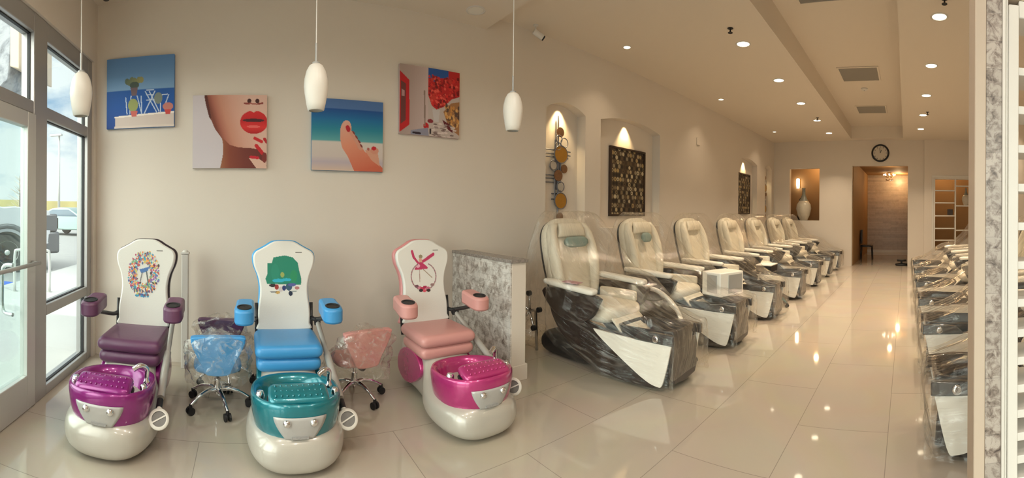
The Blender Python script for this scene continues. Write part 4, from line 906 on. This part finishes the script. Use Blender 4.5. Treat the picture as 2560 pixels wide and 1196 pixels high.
bm = BM(); tube(bm, [(0, 0, .05), (0, 0, .12)], .03); lathe(bm, [(.13, .12), (.14, .15), (.12, .17), (.001, .172)], 24); obj('round_seat', bm, M['black'], t, smooth=True, angle=40)
t = thing('hall_chair', 'dark chair seen at the left edge of the doorway', 'chair', (13.6, 1.28, 0))
bm = BM(); rbox(bm, -.2, .2, -.2, .2, .40, .46, 5); obj('seat', bm, M['black'], t, smooth=True)
bm = BM(); rbox(bm, -.2, .2, .14, .19, .5, .95, 5); obj('backrest', bm, M['black'], t, smooth=True)
for a in (-1, 1):
    for b in (-1, 1):
        bm = BM(); tube(bm, [(a*.17, b*.17, .41), (a*.19, b*.19, 0)], .015); obj('leg', bm, M['black'], t, smooth=True)

# ---------------------------------------------------------------- end wall: vases, sconce, shelf grid, hall lamp
def vase(label, x, y, z, s):
    t = thing('floor_vase', label, 'vase', (x, y, z), group='tall bottle vases in wall openings')
    bm = BM(); prof = [(.001, 0), (.10, 0), (.115, .02), (.18, .16), (.22, .34), (.20, .46), (.13, .56)]
    lathe(bm, [(r*s, q*s) for r, q in prof], 32); obj('vase_body', bm, mat('ivory_ceramic', (.52, .47, .38), .3, noise_amt=(20, .12)), t, smooth=True, angle=70)
    bm = BM(); lathe(bm, [(r*s, q*s) for r, q in [(.132, .555), (.09, .64), (.05, .74), (.045, .90), (.055, .93), (.04, .93), (.03, .88)]], 32); obj('vase_neck', bm, mat('grey_ceramic', (.24, .24, .20), .35, noise_amt=(20, .12)), t, smooth=True, angle=70)
vase('tall ivory vase with grey neck in the small end wall opening', XE+.10, 2.93, 1.26, 1.0)
t = thing('wall_sconce', 'small glowing sconce seen through the vase opening', 'wall lamp', (12.75, 3.35, 2.35))
bm = BM(); bx(bm, -.03, -.001, -.05, .05, -.08, .20); obj('backplate', bm, M['gold'], t, bevel=.004)
bm = BM(); lathe(bm, [(.04, -.10), (.05, .0), (.05, .18), (.04, .2)], 18, c=(-.09, 0, 0)); obj('glass_shade', bm, M['lampglow'], t, smooth=True)
t = thing('carved_figure', 'dark carved figure behind the vase', 'sculpture', (12.3, 3.15, 0))
bm = BM(); lathe(bm, [(.13, 0), (.14, .3), (.10, .5), (.09, 1.2), (.12, 1.35), (.10, 1.55), (.05, 1.65), (.07, 1.78), (.06, 1.9), (.001, 1.95)], 20); obj('figure_body', bm, M['darkframe'], t, smooth=True)
t = thing('shelf_grid', 'white grid shelf filling the right end wall opening', 'shelf', (XE-.1, 0, 0))
bm = BM(); bx(bm, 0.0, .16, -.795, -.76, .42, 2.46); bx(bm, 0, .16, -1.375, -1.34, .42, 2.46); bx(bm, 0, .16, -2.2, -2.165, .42, 2.46); obj('upright_boards', bm, M['white'], t)
for z in (.42, .72, 1.05, 1.40, 1.76, 2.10, 2.43):
    bm = BM(); bx(bm, .005, .158, -1.34, -.795, z, z+.03); obj('shelf_board', bm, M['white'], t)
for z in (.42, 1.0, 1.68, 2.23, 2.43):
    bm = BM(); bx(bm, .005, .158, -2.165, -1.375, z, z+.03); obj('shelf_board', bm, M['white'], t)
bm = BM()
for a, b, c, d in ((-2.25, -.70, 2.47, 2.53), (-.75, -.70, .36, 2.47), (-2.25, -.70, .34, .39)): bx(bm, -.02, -.001, a, b, c, d)
obj('face_frame', bm, M['white'], t, bevel=.004)
vase('ivory vase standing on the right side of the white shelf grid', XE-.02, -1.66, 1.71, .52)
bm = BM(); bx(bm, XE-.05, XE+.02, -1.29, -1.14, 1.435, 1.60); tag(obj('dark_box', bm, M['darkframe'], bevel=.006), 'small dark box standing on the white shelf grid', 'box')
t = thing('hall_chandelier', 'small crystal ceiling lamp hanging inside the doorway', 'chandelier', (15.2, .62, 2.98))
bm = BM(); lathe(bm, [(.07, 0), (.07, -.02), (.01, -.03), (.01, -.12)], 16); obj('ceiling_rose', bm, M['gold'], t, smooth=True, angle=40)
bm = BM()
for k in range(8):
    a = 2*PI*k/8; tube(bm, spline([(0, 0, -.12), (.09*math.cos(a), .09*math.sin(a), -.18), (.17*math.cos(a), .17*math.sin(a), -.12), (.20*math.cos(a), .20*math.sin(a), -.10)]), .007, 6)
obj('arms', bm, M['gold'], t, smooth=True)
for k in range(8):
    a = 2*PI*k/8; bm = BM(); bmesh.ops.create_icosphere(bm, subdivisions=1, radius=.028, matrix=Matrix.Translation((.20*math.cos(a), .20*math.sin(a), -.08))); obj('bulb', bm, M['lampglow'], t)
for k in range(12):
    a = 2*PI*k/12+.2; bm = BM(); bmesh.ops.create_icosphere(bm, subdivisions=1, radius=.02, matrix=Matrix.Translation((.12*math.cos(a), .12*math.sin(a), -.25-.02*(k % 3)))); obj('crystal', bm, M['chrome'], t)

# ---------------------------------------------------------------- display shelf at the right edge
PXX = 1.60
t = thing('display_shelf', 'white open display shelf with stone border at the right edge', 'shelf', (PXX, 0, 0))
bm = BM(); bx(bm, 0, .16, -.307, -.262, 0, Z1-.002); obj('beige_casing', bm, M['trimbeige'] if 0 else mat('beige_casing_paint', (.52, .42, .33), .5, noise_amt=(4, .03)), t, bevel=.004)
bm = BM(); bx(bm, .004, .156, -.37, -.308, 0, Z1-.002); obj('stone_strip', bm, M['stonestrip'], t)
bm = BM(); bx(bm, -.006, .16, -.384, -.371, .33, 2.26); bx(bm, .002, .16, -.395, -.385, .33, 2.26); bx(bm, -.002, .16, -.438, -.396, .33, 2.24)
bx(bm, 0, .16, -1.55, -.438, 2.19, 2.26); bx(bm, 0, .16, -1.55, -.438, .32, .37); bx(bm, 0, .16, -1.60, -1.55, .3, 2.26); obj('white_frame', bm, M['white'], t, bevel=.004)
bm = BM(); bx(bm, 0, .16, -1.60, -.371, 2.262, 2.30); obj('header_trim', bm, M['trimbeige'], t)
bm = BM(); bx(bm, .004, .156, -1.60, -.371, 2.301, Z1-.002); obj('upper_panel', bm, M['wall'], t); bm = BM(); bx(bm, .004, .156, -1.60, -.371, 0, .319); obj('lower_panel', bm, M['wall'], t)
for z in (1.985, 1.83, 1.675, 1.52, 1.365, 1.21, 1.06, .94, .83, .72, .62, .53, .44):
    bm = BM(); bx(bm, .01, .20, -1.549, -.439, z-.02, z+.012); obj('shelf_board', bm, M['white'], t, bevel=.002)

# ---------------------------------------------------------------- outside
bm = BM(); bx(bm, -4.3, XW-.16, -10, 40, -.14, -.02); tag(obj('sidewalk', bm, mat('pale_concrete', (.46, .46, .45), .8, noise_amt=(2, .06), bump=(60, .1))), kind='structure')
bm = BM(); bx(bm, -90, -4.3, -60, 120, -.3, -.16); tag(obj('parking_lot', bm, mat('asphalt', (.30, .30, .30), .85, noise_amt=(3, .1), bump=(80, .2))), kind='structure')
bm = BM()
bx(bm, -5.6, -4.4, 6.5, 7.6, -.159, -.155); tag(obj('blue_parking_mark', bm, mat('blue_road_paint', (.03, .12, .55), .6, noise_amt=(8, .1))), 'blue painted parking mark on the asphalt', 'road marking')
t = thing('white_truck', 'white pickup truck parked outside the glass door', 'truck', (-6.54, 9.41, -.16), .75); t.scale = (1.25, 1.25, 1.25)
WH = mat('white_car_paint', (.55, .56, .60), .25, coat=.8, noise_amt=(1, .01)); GR = mat('grey_bumper', (.12, .125, .14), .4, .3, noise_amt=(8, .1)); CG = mat('car_glass', (.10, .15, .20), .05, .1, noise_amt=(2, .1))
# x forward local
side = smooth_poly([(.90, .55), (1.0, .60), (1.06, .95), (1.02, 1.20), (.85, 1.25), (.30, 1.31), (-.15, 1.34), (-.95, 1.95), (-2.6, 1.98), (-2.9, 1.35), (-4.4, 1.30), (-4.4, .55)], 2)
bm = BM(); prism(bm, side, lambda u, v, w: (u, w, v), -.95, .95); obj('body', bm, WH, t, bevel=.06)
bm = BM(); prism(bm, [(-.30, 1.38), (-.92, 1.88), (-1.02, 1.88), (-.55, 1.38)], lambda u, v, w: (u+.06, w, v), -.82, .82); prism(bm, [(-.62, 1.36), (-1.08, 1.86), (-2.45, 1.88), (-2.6, 1.36)], lambda u, v, w: (u, w, v), -.962, .962); obj('windows', bm, CG, t, bevel=.02)
bm = BM(); bx(bm, .95, 1.24, -.95, .95, .36, .80); obj('bumper', bm, GR, t, bevel=.05)
bm = BM(); bx(bm, .90, 1.19, -.955, .955, .801, 1.16); obj('front_guard', bm, GR, t, bevel=.04)
bm = BM(); bx(bm, 1.191, 1.22, -.62, .62, .84, 1.12); obj('grille', bm, M['black'], t, bevel=.02)
for s in (-1, 1):
    bm = BM(); bx(bm, 1.191, 1.215, s*.80-.12, s*.80+.12, .86, 1.08); obj('headlight', bm, M['glassdark'], t, bevel=.02)
    for x in (.15, -3.3):
        bm = BM(); q = Matrix.Translation((x, s*.86, .40)) @ Matrix.Rotation(PI/2, 4, 'X'); lathe(bm, [(.24, -.13), (.38, -.14), (.41, -.10), (.41, .10), (.38, .14), (.24, .13)], 32, M4=q, cap=True); w = obj('wheel', bm, M['rubber'], t, smooth=True, angle=40)
        bm = BM(); lathe(bm, [(.23, -.145), (.22, -.12), (.06, -.10), (.05, -.15), (.001, -.15)] if s > 0 else [(.23, .145), (.22, .12), (.06, .10), (.05, .15), (.001, .15)], 24, M4=Matrix.Translation((x, s*.86, .40)) @ Matrix.Rotation(PI/2, 4, 'X'), cap=False); obj('hub', bm, M['alul'], w, smooth=True)
        bm = BM(); tube(bm, [(x+.50*math.cos(a), s*.955, .42+.50*math.sin(a)) for a in np.linspace(0, PI, 13)], .05, 8); obj('wheel_arch', bm, GR, t, smooth=True)
t = thing('green_sedan', 'pale green sedan parked behind the white truck', 'car', (-10.2, 23.6, -.16), -.3); t.scale = (1.15, 1.15, 1.15)
SG = mat('pale_green_paint', (.30, .42, .40), .3, .4, coat=.6, noise_amt=(1, .02))
side = smooth_poly([(2.2, .35), (2.25, .65), (1.9, .85), (1.0, .98), (.2, 1.42), (-1.0, 1.42), (-1.9, 1.02), (-2.2, .95), (-2.25, .35)], 2)
bm = BM(); prism(bm, side, lambda u, v, w: (u, w, v), -.86, .86); obj('body', bm, SG, t, bevel=.06)
bm = BM(); prism(bm, [(.88, 1.0), (.22, 1.36), (-.95, 1.36), (-1.7, 1.02)], lambda u, v, w: (u, w, v), -.87, .87); obj('windows', bm, CG, t, bevel=.02)
for s in (-1, 1):
    for x in (1.4, -1.4):
        bm = BM(); lathe(bm, [(.001, -.10), (.30, -.10), (.32, -.06), (.32, .06), (.30, .10), (.001, .10)], 24, M4=Matrix.Translation((x, s*.80, .32)) @ Matrix.Rotation(PI/2, 4, 'X')); obj('wheel', bm, M['rubber'], t, smooth=True, angle=40)
t = thing('light_pole', 'tall grey parking lot light pole', 'light pole', (-15.2, 31.5, -.16))
bm = BM(); tube(bm, [(0, 0, 0), (0, 0, 7.7)], [.12, .08], 12); obj('pole', bm, M['alul'], t, smooth=True)
bm = BM(); bx(bm, -.8, .25, -.18, .18, 7.7, 7.85); obj('lamp_head', bm, M['alul'], t, bevel=.01)
t = thing('bike_rack', 'pale metal loop rack on the sidewalk', 'rack', (-3.55, 6.3, -.02), .4)
bm = BM(); tube(bm, spline([(-.3, 0, 0), (-.3, 0, .62), (-.22, 0, .72), (.22, 0, .72), (.3, 0, .62), (.3, 0, 0)], 4), .025, 10); obj('loop', bm, M['alul'], t, smooth=True)
bm = BM(); lathe(bm, [(.05, 0), (.05, .012)], 12, c=(-.3, 0, 0)); obj('floor_flange', bm, M['alul'], t); bm = BM(); lathe(bm, [(.05, 0), (.05, .012)], 12, c=(.3, 0, 0)); obj('floor_flange', bm, M['alul'], t)
bm = BM(); prism(bm, smooth_poly([(-60, 0), (-60, 2.6), (-45, 3.3), (-25, 2.8), (-5, 3.2), (10, 2.6), (30, 3), (30, 0)], 4), lambda u, v, w: (u, w, v-.16), 58, 66); tag(obj('distant_hedge', bm, mat('straw_field', (.42, .36, .16), .9, noise_amt=(.4, .4))), kind='structure')
t = thing('stone_canopy_block', 'grey stone canopy block with beige edge hanging outside above the glass door', 'canopy', (-2.75, 4.3, 0))
bm = BM(); prism(bm, smooth_poly([(-.45, 4.6), (-.45, 2.95), (-.30, 2.80), (.05, 2.72), (.22, 2.78), (.30, 3.0), (.30, 4.6)], 3), XZ, -.45, .30); obj('stone_face', bm, M['pillar'], t, bevel=.02)
bm = BM(); prism(bm, [(.301, 4.6), (.301, 2.95), (.42, 2.9), (.42, 4.6)], XZ, -.46, .32); bx(bm, .43, 1.17, -.1, .1, 3.25, 3.38); obj('beige_edge', bm, M['trimbeige'], t, bevel=.01)
t = thing('bare_sapling', 'thin bare sapling at the edge of the parking lot', 'tree', (-11.4, 18.8, -.16)); t.scale = (1.5, 1.5, 1.5)
bm = BM(); tube(bm, [(0, 0, 0), (.05, 0, 1.0), (0, .05, 2.2)], [.04, .03, .008], 8); obj('trunk', bm, M['darkframe'], t, smooth=True)
bm = BM(); rr = random.Random(5)
for k in range(60):
    z = rr.uniform(.9, 2.1); a = rr.uniform(0, 6.28); L = .5*(2.5-z)/1.5; tube(bm, [(.03, .02, z), (L*math.cos(a), L*math.sin(a), z+.35*L+.1)], [.010, .003], 5)
obj('twigs', bm, M['trimbeige'], t)
